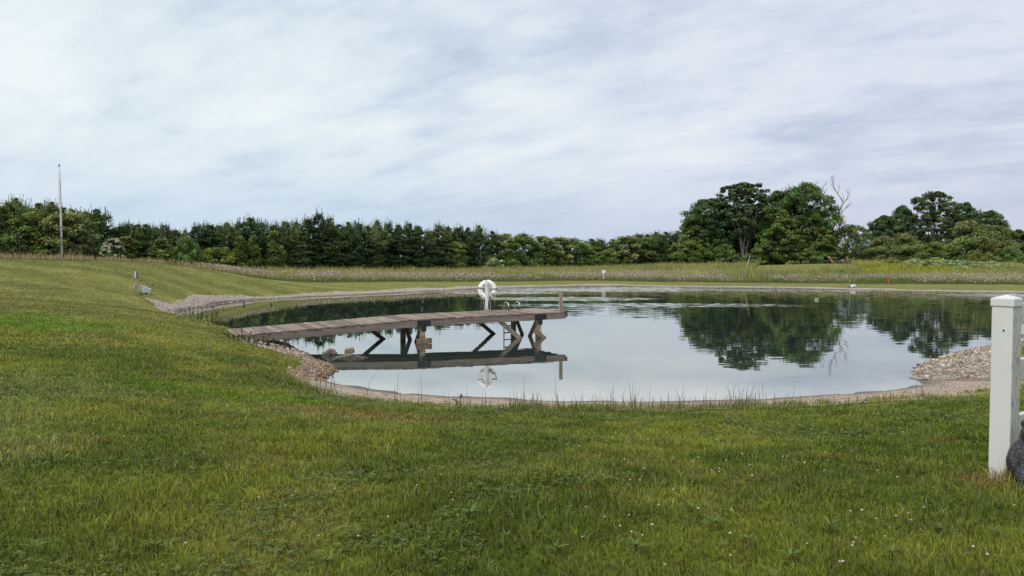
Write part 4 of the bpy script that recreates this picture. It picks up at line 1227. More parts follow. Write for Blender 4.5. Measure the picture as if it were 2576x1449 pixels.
# the tall clump
place('maple_tree', Lv['maple_c'], 1752, 546, 132, 13, 'dark leafy tree at the left edge of the tall clump', T, wide=8.0, W0=9)
place('maple_tree', Lv['maple'], 1788, 505, 133, 15, 'tall dark maple left of the pale multi stemmed tree', T, wide=11.0, W0=11)
place('ash_tree', Lv['vase'], 1872, 462, 128, 16, 'tallest tree with a pale bare forked trunk and open umbrella crown', T, wide=10.0, W0=9.5)
place('maple_tree', Lv['maple_c'], 1862, 545, 135, 13, 'dark tree filling the space behind the pale forked trunk', T, wide=12, W0=9)
place('maple_tree', Lv['maple'], 1958, 486, 137, 15, 'narrow dark tree top between the two tallest crowns', T, wide=8, W0=11)
place('maple_tree', Lv['maple_b'], 2026, 466, 133, 15, 'huge round green maple with bare twigs poking out of its top', T, wide=11.5, W0=12)
place('willow_tree', Lv['maple_c'], 1948, 528, 127, 13, 'drooping olive green tree in front of the huge round maple', T, wide=8, W0=9)
place('maple_tree', Lv['maple_c'], 2065, 548, 130, 13, 'mid green tree at the right edge of the tall clump, below the dead tree', T, wide=5.6, W0=9)
place('bush', Lv['bush_g'], 1885, 640, 124, 4.0, 'green bush around the foot of the pale forked trunk', 'bush', wide=3.6, W0=6.0)
place('bush', Lv['bush_g'], 1822, 618, 127, 4.0, 'blue green bushy young tree left of the pale forked trunk', 'bush', wide=5.0, W0=6.0)
place('bush', Lv['bush_g'], 2035, 628, 126, 4.0, 'dark bush at the foot of the huge round maple', 'bush', wide=5.0, W0=6.0)
place('small_tree', Lv['small'], 2142, 570, 131, 8, 'small airy tree between the tall clump and the right hand trees', T, wide=6.6, W0=8)
place('bush', Lv['bush_g'], 2105, 622, 132, 4.0, 'dark low bush behind the leaning log', 'bush', wide=5.4, W0=6.0)
place('bush', Lv['bush_g'], 2168, 618, 134, 4.0, 'dark low bush right behind the log pile', 'bush', wide=5.4, W0=6.0)
# right hand trees
place('maple_tree', Lv['maple'], 2226, 546, 140, 15, 'dark tree at the left edge of the right hand trees', T, wide=7.0, W0=11)
place('maple_tree', Lv['maple'], 2272, 524, 141, 15, 'dark taller tree beside the airy tall tree on its left', T, wide=6.0, W0=11)
place('ash_tree', Lv['open'], 2348, 485, 138, 15, 'tall airy tree with visible limbs, highest of the right hand trees', T, wide=11.0, W0=11)
place('maple_tree', Lv['maple'], 2428, 514, 142, 15, 'dark tree just right of the tall airy tree', T, wide=6.0, W0=11)
place('maple_tree', Lv['maple'], 2490, 534, 143, 15, 'dark spreading tree behind the large olive tree', T, wide=7.5, W0=11)
place('oak_tree', Lv['round'], 2225, 597, 130, 8, 'rounded olive bushy tree right of the log pile', T, wide=6.6, W0=8)
place('oak_tree', Lv['round'], 2272, 590, 129, 8, 'taller rounded olive tree under the airy tall tree', T, wide=6.6, W0=8)
place('leafy_tree', Lv['row_a'], 2348, 610, 124, 7.5, 'bright green young tree in front of the tall airy tree', T, wide=4.4, W0=6.0)
place('leafy_tree', Lv['row_b'], 2400, 616, 126, 7.5, 'dark green young tree left of the large olive tree', T, wide=4.4, W0=6.4)
place('oak_tree', Lv['round'], 2438, 560, 131, 8, 'large olive green tree with spreading crown', T, wide=8.5, W0=8)
place('oak_tree', Lv['round'], 2505, 572, 130, 8, 'olive green tree with a rusty tinge, right of the large olive tree', T, wide=6.5, W0=8)
place('bush', Lv['bush_y'], 2458, 634, 122, 4.0, 'small bright bush under the large olive tree', 'bush', wide=2.6, W0=6.5)
place('maple_tree', Lv['maple_c'], 2560, 580, 136, 13, 'dark tree at the right edge behind the fence post', T, wide=7.0, W0=9)
place('maple_tree', Lv['maple_c'], 2620, 585, 134, 13, 'dark tree beyond the right edge above the fence rails', T, wide=8.0, W0=9)
place('bush', Lv['bush_g'], 2540, 626, 124, 4.0, 'dark shrub low at the right edge, above the fence post', 'bush', wide=4.6, W0=6.0)
place('bush', Lv['bush_g'], 2590, 640, 118, 4.0, 'dark shrub at the far right edge, over the fence rail', 'bush', wide=4.6, W0=6.0)
place('bush', Lv['bush_g'], 2320, 630, 130, 4.0, 'dark bush below the trunk of the tall airy tree', 'bush', wide=4.0, W0=6.0)
# grey green thicket on the right
for i, (u, v, D, w_, k) in enumerate([(2300, 651, 110, 3.2, 'shrub_b'), (2332, 654, 107, 2.8, 'shrub'), (2352, 650, 112, 3.4, 'shrub_b'), (2385, 655, 108, 3.2, 'shrub'), (2412, 656, 104, 3.2, 'shrub_b'), (2440, 659, 103, 3.0, 'shrub'), (2466, 660, 101, 3.2, 'shrub_b'),
                                      (2494, 657, 106, 3.2, 'shrub'), (2518, 662, 100, 3.0, 'shrub_b'), (2545, 668, 98, 2.6, 'shrub'), (2420, 668, 97, 2.4, 'shrub_b'), (2480, 670, 94, 2.2, 'shrub')]):
    place('shrub', Lv[k], u, v, D, 1.6, 'grey green shrub in the thicket at the right edge of the meadow', 'shrub', 'grey green shrubs at the right edge of the meadow', wide=w_, W0=2.7)
for (u, v, D, w_, lab) in [(2072, 667, 98, 1.9, 'dark rounded shrub in the meadow below the leaning log'), (2112, 677, 93, 1.4, 'low greyish shrub in the meadow, next right of the dark rounded one'),
                           (2159, 671, 96, 1.1, 'small upright shrub at the left end of the yellow patch'), (2292, 664, 104, 1.1, 'small dark upright shrub at the top of the yellow patch')]:
    place('shrub', Lv['shrub'], u, v, D, 1.6, lab, 'shrub', wide=w_, W0=2.4)
place('shrub', Lv['bush_y'], 2243, 655, 112, 4.0, 'broad leaved green shrub at the back of the yellow patch', 'shrub', wide=3.4, W0=6.5)


def dead_tree():
    X, Y, zt = at(2091, 468, 133); z0 = g1(X, Y); H = zt - z0
    o = empty('dead_tree', (X, Y, z0), 0, 'bare dead tree with two forked grey stems rising right of the huge round maple', T)
    rr = random.Random(5)
    polys = []

    def grow(p, d, L_, r_, depth):
        pts = [p]; rad_ = [r_]
        q = Vector(p); dv = Vector(d)
        for k in range(4):
            dv = (dv + Vector((rr.gauss(0, .10), rr.gauss(0, .10), .07))).normalized()
            q = q + dv * L_ / 4; pts.append(tuple(q)); rad_.append(r_ * (1 - .2 * (k + 1)))
            if depth < 3 and k >= 1:
                for _ in range(2 if depth else 1):
                    if rr.random() < .85:
                        a_ = Vector((rr.gauss(0, .7), rr.gauss(0, .7), .45)) + dv * .9
                        grow(tuple(q), a_.normalized(), L_ * rr.uniform(.35, .55), r_ * .5, depth + 1)
        polys.append((np.array(pts), rad_))
    H *= .80
    grow((0, 0, -.2), (0.02, 0, 1), H * .62, .24, 1)
    fk = (0, 0, H * .48)
    grow(fk, (.42, .1, 1), H * .56, .20, 0)
    grow(fk, (-.12, -.1, 1), H * .52, .19, 0)
    grow((0, 0, H * .30), (-.5, .2, .9), H * .3, .09, 1)
    grow((0, 0, H * .33), (.9, .1, .35), H * .24, .06, 1)
    tv, tq = tri_tubes(polys, 6)
    np_obj('trunk', M_bark, o, V=tv, quads=tq, col=np.full((len(tv), 3), 2.3), smooth_=True)


dead_tree()


def elder():
    meshes = leafy(33, 4.0, 4.2, .03, 70, 70, .11, (.036, .055, .02), 4, 'bush', .14)
    o = place('elder_shrub', meshes, 284, 598, 68, 4.0, 'shrub covered in creamy white flower heads, right of the flagpole', 'shrub', wide=2.2, W0=4.2)
    rg = np.random.default_rng(3)
    n = 95
    a_ = rg.uniform(0, 2 * math.pi, n); el = rg.uniform(.05, 1.45, n)
    c = np.c_[np.cos(a_) * np.cos(el) * 2.1, np.sin(a_) * np.cos(el) * 2.1, .5 + np.sin(el) * 3.4]
    P = np.repeat(c, 12, 0) + rg.normal(0, .10, (n * 12, 3)) * np.array([1.3, 1.3, .5])
    nr = rg.normal(0, .4, (len(P), 3)) + np.array([0, -.3, 1.]); nr /= np.linalg.norm(nr, axis=1)[:, None]
    V, Q = leaf_quads(P, nr, np.full(len(P), .12), .9)
    np_obj('flower_heads', M_petal, o, V=V, quads=Q, col=np.repeat(np.array([.80, .77, .60]) * rg.uniform(.7, 1.1, (len(P), 1)), 4, 0))


elder()

# ------------------------------------------------------------------ dock
TH = .461
ZB, ZR, ZL, LL, LR, WD = -.413, -.339, -.689, 5.56, 5.11, 2.12
dock = empty('dock', (-2.759, 23.839, WATER), TH, 'long weathered wooden dock on braced piles reaching out from the left bank', 'dock')
zb, zr, zl = ZB - WATER, ZR - WATER, ZL - WATER


def ztop(t):
    return zb + (zr - zb) * t / LR if t >= 0 else zb + (zl - zb) * (-t) / LL


mb = MB()
t = -LL
bw = .142
while t < LR - .05:
    tc_ = t + bw / 2
    tone = random.uniform(.62, 1.25)
    colr = (tone * random.uniform(.97, 1.05), tone, tone * random.uniform(.93, 1.02))
    ang_ = math.atan2(zr - zb, LR) if tc_ >= 0 else math.atan2(zb - zl, LL)
    o0, o1 = random.uniform(-.02, .015), random.uniform(-.015, .02)
    mb.box((tc_, WD / 2 + (o0 + o1) / 2, ztop(tc_) - .02 + random.uniform(-.004, .004)), (bw - random.uniform(.012, .024), WD + o1 - o0, .038), Matrix.Rotation(-ang_, 3, 'Y') @ Matrix.Rotation(random.gauss(0, .004), 3, 'Z') @ Matrix.Rotation(random.gauss(0, .012), 3, 'Y'), .005, colr)
    t += bw
mb.build('deck_boards', M_wood, dock)
for k, nm in ((.045, 'near'), (WD - .045, 'far'), (WD / 2, 'mid')):
    mb = MB()
    for (a, b) in ((-LL + .12, 0.02), (.0, LR + .02)):
        for i in range(1):
            za, zb_ = ztop(a if a < 0 else a + 1e-6), ztop(b if b > .03 else -1e-6)
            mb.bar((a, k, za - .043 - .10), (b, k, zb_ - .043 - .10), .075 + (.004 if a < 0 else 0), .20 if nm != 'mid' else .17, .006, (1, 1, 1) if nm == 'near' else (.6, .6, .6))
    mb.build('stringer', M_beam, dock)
MB().box((LR + .035, WD / 2, ztop(LR) - .10), (.045, WD + .10, .17), None, .005, (.28, .27, .28)).build('end_board', M_beam, dock)
MB().box((-LL + .06, WD / 2, ztop(-LL) - .13), (.06, WD - .05, .17), None, .005, (.5, .5, .5)).build('end_board', M_beam, dock)
PP = 4.13
PR = .15
nk, fk_ = -.03 + PR / 2 + .07, WD - .12
for (t, k) in ((0, nk), (0, fk_), (PP, nk), (PP, fk_)):
    mb = MB()
    near = k == nk
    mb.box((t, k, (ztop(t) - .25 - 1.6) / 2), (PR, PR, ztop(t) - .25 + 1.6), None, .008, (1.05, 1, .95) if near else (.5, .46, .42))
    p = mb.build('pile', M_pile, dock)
    if near:
        # algae stained foot just above the waterline
        MB().box((t, k, .10), (PR + .016, PR + .016, .34 if t == 0 else .2), None, .01, (.70, .54, .40)).build('stained_foot', M_pile, p)
# T shaped iron plates bolted over the joints
for t in (0.0, PP):
    zt_ = ztop(t) - .045
    mb = MB()
    mb.box((t + .02, .045 - .0375 - .012, zt_ - .10), (.43, .010, .19), None, .002)
    mb.box((t + .02, .045 - .0375 - .011, zt_ - .27), (.15, .012, .17), None, .002)
    pl = mb.build('tee_plate', M_iron, dock)
    for dx, dz in ((-.17, -.05), (-.17, -.15), (.21, -.05), (.21, -.15), (-.02, -.3), (.06, -.3), (.02, -.1)):
        MB().tube([(t + dx, -.014, zt_ + dz), (t + dx, -.026, zt_ + dz)], .011, 6).build('bolt', M_iron, pl)
# braces
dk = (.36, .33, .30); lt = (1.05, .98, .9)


def brace(p, q, c, w_=.13, th_=.05):
    MB().bar(p, q, th_, w_, .006, c).build('brace', M_pile, dock)


zu = lambda t: ztop(t) - .20
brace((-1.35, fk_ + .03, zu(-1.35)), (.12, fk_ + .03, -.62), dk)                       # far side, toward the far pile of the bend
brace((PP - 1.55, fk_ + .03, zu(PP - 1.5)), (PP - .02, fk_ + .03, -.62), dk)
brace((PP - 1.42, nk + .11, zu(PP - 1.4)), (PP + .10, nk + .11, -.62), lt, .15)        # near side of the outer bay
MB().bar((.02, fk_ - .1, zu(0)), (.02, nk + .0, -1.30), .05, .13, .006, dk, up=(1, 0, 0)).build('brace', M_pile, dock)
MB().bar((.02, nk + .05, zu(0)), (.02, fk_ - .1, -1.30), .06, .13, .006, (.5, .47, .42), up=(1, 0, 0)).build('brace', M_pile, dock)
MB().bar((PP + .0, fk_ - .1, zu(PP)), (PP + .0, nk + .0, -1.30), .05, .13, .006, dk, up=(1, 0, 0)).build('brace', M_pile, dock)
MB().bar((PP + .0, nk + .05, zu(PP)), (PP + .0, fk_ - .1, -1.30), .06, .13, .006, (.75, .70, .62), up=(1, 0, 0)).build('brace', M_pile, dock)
MB().box((.03, nk - .11, .085), (.50, .06, .17), Matrix.Rotation(R(-2), 3, 'Y'), .012, (.62, .50, .40)).build('waterline_block', M_pile, dock)
MB().bar((PP - .20, nk - .10, .26), (PP + .20, nk - .10, -.04), .05, .15, .01, (.75, .60, .48)).build('waterline_block', M_pile, dock)
# weathered mooring post at the near outer corner
mb = MB()
mb.box((LR - .10, .13, ztop(LR) + .30), (.10, .10, .70), Matrix.Rotation(R(1.0), 3, 'Y'), .008, (1.1, 1.02, .92))
mb.box((LR - .135, .075, ztop(LR) + .16), (.012, .012, .34), Matrix.Rotation(R(-8), 3, 'Y'), 0, (.3, .25, .22))
mb.build('mooring_post', M_pile, dock)
# white post that carries the life ring
PT, PK = 3.09, WD - .10
PRT = R(-19)
mb = MB()
mb.box((0, 0, .53), (.088, .088, 1.07), None, .005)
rp = mb.build('life_ring_post', M_whitewood, dock, (PT, PK, ztop(PT) - .01)); rp.rotation_euler = (0, 0, -TH + R(14))
MB().tube([(0, .04, .98), (0, .10, .99), (0, .11, 1.04)], .008, 6).build('hook', M_iron, rp)
MB().tube([(.02, -.045, .93), (.02, -.085, .925), (.02, -.09, .955)], .006, 6).build('hook', M_iron, rp)
# ladder
for j, t in enumerate((3.84, 4.28)):
    zt_ = ztop(t)
    pts = [(t, WD - .32, zt_ - .0)] + [(t, WD - .32 + .19 * (1 - math.cos(a)), zt_ + .16 + .10 * math.sin(a)) for a in np.linspace(0, math.pi, 11)] + [(t, WD + .06, zt_ - .2), (t, WD + .06, -.7)]
    if j == 0:
        lad = MB().tube(pts, .021, 10).build('ladder', M_steel, dock)
        MB().tube([(t, WD - .32, zt_), (t, WD - .32, zt_ + .055)], .027, 10).build('foot', M_rubber, lad)
    else:
        MB().tube(pts, .021, 10).build('rail', M_steel, lad)
        MB().tube([(t, WD - .32, zt_), (t, WD - .32, zt_ + .055)], .027, 10).build('foot', M_rubber, lad)
for zr_ in (.52, .25, .0, -.3):
    MB().box((4.06, WD + .06, zr_), (.42, .075, .035), None, .008).build('rung', M_rubber, lad)


def dk_w(t, k, z):
    return dock.matrix_world if False else Vector((-2.759 + math.cos(TH) * t - math.sin(TH) * k, 23.839 + math.sin(TH) * t + math.cos(TH) * k, z + WATER))


# life ring
RC = dk_w(PT, PK, ztop(PT)) + Vector((0.015, .115, .735))
ring = empty('life_ring', RC, R(-4), 'white life ring with grey bands hanging on the white post of the dock', 'life ring')
ring.rotation_euler = (R(-4), 0, R(-4)); ring.scale = (1.1, 1.1, 1.12)
mb = MB()
m_, n_ = 48, 16
rings = []
for i in range(m_):
    a = 2 * math.pi * i / m_
    rings.append([mb.bm.verts.new(((.232 + .078 * math.cos(b)) * math.cos(a), .052 * math.sin(b), (.232 + .078 * math.cos(b)) * math.sin(a))) for b in [2 * math.pi * j / n_ for j in range(n_)]])
for i in range(m_):
    for j in range(n_):
        f = mb.bm.faces.new((rings[i][j], rings[(i + 1) % m_][j], rings[(i + 1) % m_][(j + 1) % n_], rings[i][(j + 1) % n_])); f.smooth = True
mb.build('buoyant_ring', M_ring, ring)
for a0 in (R(4), R(170), R(98), R(-70)):
    mb = MB(); q_ = []
    for a in (a0 - R(5.2), a0 + R(5.2)):
        q_.append([mb.bm.verts.new(((.232 + .0815 * math.cos(b)) * math.cos(a), .0555 * math.sin(b), (.232 + .0815 * math.cos(b)) * math.sin(a))) for b in [2 * math.pi * j / 20 for j in range(20)]])
    for j in range(20):
        f = mb.bm.faces.new((q_[0][j], q_[1][j], q_[1][(j + 1) % 20], q_[0][(j + 1) % 20])); f.smooth = True
    mb.build('band', M_band, ring)


def patch(name, mat, a, rr_, w_, h_, rot):
    mb = MB()
    N_ = 5; grid = []
    ca, sa = math.cos(a), math.sin(a)
    for i in range(N_):
        row = []
        for j in range(N_):
            lx, lz = (i / (N_ - 1) - .5) * w_, (j / (N_ - 1) - .5) * h_
            x_, z_ = ca * rr_ + lx * math.cos(rot) - lz * math.sin(rot), sa * rr_ + lx * math.sin(rot) + lz * math.cos(rot)
            rad__ = math.hypot(x_, z_); c_ = max(-1, min(1, (rad__ - .232) / .078)); y_ = -.052 * math.sqrt(max(0, 1 - c_ * c_)) - .0025
            row.append(mb.bm.verts.new((x_, y_, z_)))
        grid.append(row)
    for i in range(N_ - 1):
        for j in range(N_ - 1):
            mb.bm.faces.new((grid[i][j], grid[i + 1][j], grid[i + 1][j + 1], grid[i][j + 1]))
    return mb.build(name, mat, ring)


patch('stain', M_stain, R(-40), .25, .065, .085, R(20))
patch('print_mark', M_print, R(-135), .262, .05, .018, R(-50))
patch('print_mark', M_print, R(-52), .215, .04, .02, R(40))
patch('print_mark', M_print, R(-126), .235, .03, .010, R(-40))

# rope looped over the hook, hanging down both sides of the post to the deck
rope = empty('rope', dk_w(PT, PK, ztop(PT)), 0, 'tangled thin white rope hanging from the life ring post down to the deck', 'rope')
rr = random.Random(4)


def curve(keys, n=24, jit=.006):
    out = []
    for i in range(n):
        f_ = i / (n - 1) * (len(keys) - 1); k = min(int(f_), len(keys) - 2); t_ = f_ - k
        p0, p1, p2, p3 = [Vector(keys[max(0, min(len(keys) - 1, k + d_))]) for d_ in (-1, 0, 1, 2)]
        p = .5 * ((2 * p1) + (-p0 + p2) * t_ + (2 * p0 - 5 * p1 + 4 * p2 - p3) * t_ ** 2 + (-p0 + 3 * p1 - 3 * p2 + p3) * t_ ** 3)
        out.append(p + Vector((rr.gauss(0, jit), rr.gauss(0, jit), 0)))
    return out


fy = -.075
mb = MB()
mb.tube(curve([(.02, fy, .93), (.06, fy, .86), (.085, fy, .7), (.075, fy, .55), (.06, fy, .45), (.11, fy, .35), (.135, fy, .2), (.13, fy, .07), (.09, fy, .012), (.03, fy, .010), (-.02, fy, .012)], 40), .0075, 6)
mb.tube(curve([(.02, fy, .92), (.07, fy + .01, .82), (.06, fy, .66), (.09, fy - .01, .52), (.05, fy, .43), (.03, fy, .34), (.065, fy, .30), (.07, fy, .36), (.04, fy, .40)], 36), .007, 6)
mb.tube(curve([(.03, fy, .92), (.085, fy + .01, .88), (.10, fy, .72), (.07, fy, .62), (.085, fy, .5), (.10, fy, .44), (.05, fy - .01, .41)], 30, .01), .007, 6)
mb.tube(curve([(.0, fy, .9), (.05, fy + .01, .80), (.075, fy, .76), (.06, fy, .58), (.075, fy, .47)], 26, .01), .007, 6)
mb.tube(curve([(-.12, .03, .52), (-.11, .0, .40), (-.10, -.02, .25), (-.085, -.04, .12), (-.09, -.05, .03), (-.06, -.06, .012)], 24), .0075, 6)
mb.tube(curve([(-.04, fy, .012), (-.07, fy, .05), (-.04, fy, .09), (.0, fy, .06), (.04, fy, .13), (.02, fy, .19), (-.02, fy, .10), (.0, fy, .02), (.06, fy, .012)], 40), .007, 6)
mb.tube(curve([(-.16, .06, .80), (-.10, .04, .84), (-.06, .03, .80)], 10), .006, 5)
mb.tube(curve([(-.12, .02, .68), (-.05, .0, .62), (-.01, .0, .60)], 10), .005, 5)
mb.build('rope_line', M_rope, rope)

# ------------------------------------------------------------------ flagpole
fx, fyy, fz = hit(156, 659)
fx, fyy, fz = at(156, 658, 50)[0], 50, g1(at(156, 658, 50)[0], 50)
Hp = at(154, 413, 50)[2] - fz
pole = empty('flagpole', (fx, fyy, fz), 0, 'tall bare pale flagpole standing on the grassy mound at the left', 'flagpole')
MB().tube([(0, 0, -.1), (0, 0, Hp * .45), (-.03, 0, Hp * .8), (-.05, 0, Hp - .12)], [.068, .058, .047, .038], 12).build('pole', M_pole, pole)
MB().ball((-.05, 0, Hp), .055, 2).build('ball_finial', M_whitepl, pole)
MB().tube([(-.05, 0, Hp - .12), (-.05, 0, Hp - .03)], [.06, .03], 10).tube([(-.11, 0, Hp - .09), (.0, 0, Hp - .09)], .02, 6).build('truck', M_greybox, pole)
for z_ in (Hp * .345, Hp * .305, Hp * .235, Hp * .22):
    MB().tube([(0, 0, z_), (0, 0, z_ + .06)], .066, 12).build('joint_band', M_greybox, pole)
MB().tube([(.03, -.07, Hp * .165), (.07, -.07, Hp * .19), (.09, -.07, Hp * .17)], .018, 6).bar((.0, -.07, Hp * .19), (.0, -.07, Hp * .215), .03, .05).build('cleat', M_greybox, pole)
MB().tube([(-.09, -.01, Hp - .1), (-.10, -.03, Hp * .62), (-.02, -.075, Hp * .2)], .008, 5).build('halyard', M_rope, pole)

# ------------------------------------------------------------------ utility post and pump cover
ux, uy, uz = hit(347, 739)
S = uy / F
up = empty('utility_post', (ux, uy, uz), 0, 'short weathered wooden post with a white electric box, left of the small louvred cover', 'post')
Hu = 57.5 * S
MB().box((0, 0, Hu / 2 - .05), (.115, .115, Hu + .1), Matrix.Rotation(R(1.5), 3, 'Y') @ Matrix.Rotation(R(24), 3, 'Z'), .006, (.95, .98, 1.0)).build('wooden_post', M_pile, up)
b_ = MB().box((-.075, -.06, Hu - .19), (.085, .12, .34), Matrix.Rotation(R(24), 3, 'Z'), .01).build('electric_box', M_whitepl, up)
MB().box((-.015, -.085, Hu - .19), (.07, .05, .34), Matrix.Rotation(R(24), 3, 'Z'), .008).build('box_side', M_greybox, b_)
MB().box((-.10, -.06, .36), (.09, .07, .095), None, .008).build('outlet_box', M_greybox, up)
MB().box((-.155, -.06, .375), (.04, .06, .075), None, .006).build('outlet_lid', M_whitepl, up)
MB().tube(curve([(-.10, -.06, .31), (-.15, -.07, .2), (-.18, -.07, .09), (-.15, -.08, .0)], 14, .002), .009, 6).build('cable', M_rubber, up)
px_, py_, pz_ = hit(368, 739.5)
pc = empty('pump_cover', (px_, py_, pz_), R(24), 'small white louvred box with a sloping lid standing on the lawn by the wooden post', 'cover')
Wc, Hc = 20 * S, 19.5 * S
prof = [(-Wc / 2, .05), (Wc / 2, .05), (Wc / 2, Hc * .52), (-Wc / 2 + .07, Hc * .95), (-Wc / 2, Hc * .95)]
MB().prism(prof, -.16, .16).build('louvred_body', M_louv, pc)
mb = MB()
for k in range(7):
    z_ = .075 + k * .036
    xr = Wc / 2 if z_ < Hc * .5 else Wc / 2 - (z_ - Hc * .5) / (Hc * .43) * (Wc - .07)
    mb.box(((-Wc / 2 + xr) / 2, -.165, z_), (xr + Wc / 2 - .015, .012, .016), Matrix.Rotation(R(25), 3, 'X'))
mb.build('louvres', M_whitepl, pc)
mb = MB()
mb.bar((-Wc / 2 - .015, 0, Hc * .975), (-Wc / 2 + .08, 0, Hc * .975), .36, .022, .004)
mb.bar((-Wc / 2 + .07, 0, Hc * .97), (Wc / 2 + .025, 0, Hc * .53), .36, .022, .004)
mb.build('sloping_lid', M_whitepl, pc)
for x_ in (-Wc / 2 + .03, Wc / 2 - .09):
    for y_ in (-.13, .13):
        MB().box((x_, y_, .0), (.045, .04, .12), None, .004).build('leg', M_whitepl, pc)
place('weed_plant', Lv['shrub'], 354, 733, uy - .1, 1.6, 'dark green weed tuft between the wooden post and the white cover', 'plant', wide=.34, W0=2.4)

# ------------------------------------------------------------------ things across the pond
sx_, sy_, sz_ = at(1518, 704, 87)[0], 87, g1(at(1518, 704, 87)[0], 87)
sg_ = empty('sign', (sx_, sy_, sz_), 0, 'white sign of two angled boards on a white post beyond the far bank', 'sign')
Hs = at(1518, 678.5, 87)[2] - sz_
MB().box((0, 0, Hs / 2 - .15), (.10, .10, Hs + .1), None, .01).build('sign_post', M_whitewood, sg_)
for s_ in (-1, 1):
    MB().box((s_ * .125, .03 - abs(s_) * .0, Hs - .22), (.235, .02, .34), Matrix.Rotation(R(-24 * s_), 3, 'Z'), .004).build('sign_board', M_whitepl, sg_)
lp = at(1864.5, 708, 84.5); lz = g1(lp[0], lp[1]); tp = at(1887, 643, 84.5)
leanp = empty('leaning_pole', (lp[0], lp[1], lz), 0, 'thin grey metal pole leaning to the right at the far edge of the mown strip', 'pole')
MB().tube([(0, 0, -.2), (tp[0] - lp[0], 0, tp[2] - lz)], .034, 8).build('pole', M_galv, leanp)
MB().tube([(0.02, 0, .05), (.16, 0, .42)], .052, 8).build('sleeve', M_galv, leanp)
op = at(2235, 709.5, 77.5); oz = g1(op[0], op[1])
om = empty('marker_post', (op[0], op[1], oz), 0, 'short flat orange marker post in the pink flowers across the pond', 'marker')
Ho = at(2235, 696, 77.5)[2] - oz
MB().bar((0.06, 0, -.1), (-.03, 0, Ho - .05), .05, .13, .01, up=(1, 0, 0)).build('blade', M_orange, om)
MB().ball((-.03, 0, Ho - .05), .066, 2, (1, .5, .5)).build('rounded_top', M_orange, om)
dp = hit(2144, 723.5)
dr_ = empty('drain_pipe', (dp[0], dp[1], dp[2] + .10), R(200), 'short pale drain pipe with black mouth on the far gravel bank', 'pipe')
mb = MB(); mb.tube([(-.30, 0, .07), (0, 0, .02), (.32, 0, -.04)], .125, 14, cap=False); mb.tube([(.28, 0, -.035), (.34, 0, -.045)], .145, 14, cap=False); mb.build('pipe_shell', M_pipe, dr_)
MB().tube([(.29, 0, -.035), (.30, 0, -.037)], .122, 14).build('dark_mouth', M_rubber, dr_)
bx_, by_, _ = on_z(2054, 755, WATER)
fl = empty('float', (bx_, by_, WATER), 0, 'oval white float lying on the dark water in front of the tall trees', 'float')
MB().ball((0, 0, .035), .15, 3, (1, .8, .52)).build('hull', M_floatp, fl)
MB().tube([(.15 * math.cos(a), .12 * math.sin(a), .05) for a in np.linspace(0, 2 * math.pi, 25)[:-1]], .012, 6, closed=True).build('rub_band', M_band, fl)
# log and log pile
lb = at(2098, 666, 123); lz = g1(lb[0], lb[1]); lt_ = at(2085, 646, 123)
lg = empty('leaning_log', (lb[0], lb[1], lz), 0, 'broken brown log leaning up at a slant in front of the trees', 'log')
MB().tube([(0.05, 0, -.15), ((lt_[0] - lb[0]) * .45 + .05, .05, (lt_[2] - lz) * .4), (lt_[0] - lb[0], .1, lt_[2] - lz)], [.26, .2, .13], 9, (1, .85, .72)).build('log', M_log, lg)
MB().tube([((lt_[0] - lb[0]) * .75, .06, (lt_[2] - lz) * .75), (lt_[0] - lb[0] - .03, .1, lt_[2] - lz + .05)], [.175, .14], 9, (1.7, 1.6, 1.5)).build('bare_tip', M_log, lg)
lb = at(2137, 667, 122); lz = g1(lb[0], lb[1])
lpile = empty('log_pile', (lb[0], lb[1], lz), 0, 'stack of cut logs held between grey stakes in front of the trees', 'log pile')
rr2 = random.Random(8)
for row in range(6):
    for k in range(5):
        cx0 = -.38 + k * .2 + (row % 2) * .08; L_ = rr2.uniform(.3, .45)
        MB().tube([(cx0, -L_, .1 + row * .15), (cx0 + rr2.gauss(0, .03), L_, .1 + row * .15)], rr2.uniform(.07, .095), 8, (rr2.uniform(.5, 1.3),) * 3).build('cut_log', M_log, lpile)
for x_, h_ in ((-.62, 1.25), (-.42, 1.35), (.62, 1.2)):
    MB().tube([(x_, -.1, -.1), (x_ + .03, -.1, h_)], [.045, .035], 7, (1.2, 1.25, 1.3)).build('stake', M_log, lpile)

# two stub stakes in the left arm of the pond
for i, (u, v) in enumerate([(614, 768), (683, 767)]):
    p = on_z(u, v, WATER)
    o = empty('stub_stake', p, 0, ['dark stub of wood poking out of the left arm of the pond, nearer the mound', 'smaller dark stub in the left arm of the pond, nearer the dock'][i], 'stake')
    MB().tube([(0, 0, -.2), (.01, 0, .06), (-.01, 0, .13 if i == 0 else .09)], [.035, .035, .05], 8).ball((-.03, 0, .13 if i == 0 else .09), .04, 1, (1.5, 1, .7)).build('stub', M_bird, o)


# ------------------------------------------------------------------ broken concrete in the water by the bank
def chunk(u, v, size, rot, label, dz=.03, tone=1.0):
    x_, y_, _ = on_z(u, v, WATER)
    o = empty('concrete_block', (x_, y_, WATER + dz), 0, label, 'concrete block')
    mb = MB()
    mb.box((0, 0, 0), size, Matrix.Rotation(R(rot[2]), 3, 'Z') @ Matrix.Rotation(R(rot[0]), 3, 'X') @ Matrix.Rotation(R(rot[1]), 3, 'Y'), .02, (tone, tone, tone), 2)
    for v_ in mb.bm.verts:
        v_.co += Vector([random.gauss(0, .012) for _ in range(3)])
    mb.build('rubble', M_concrete, o)


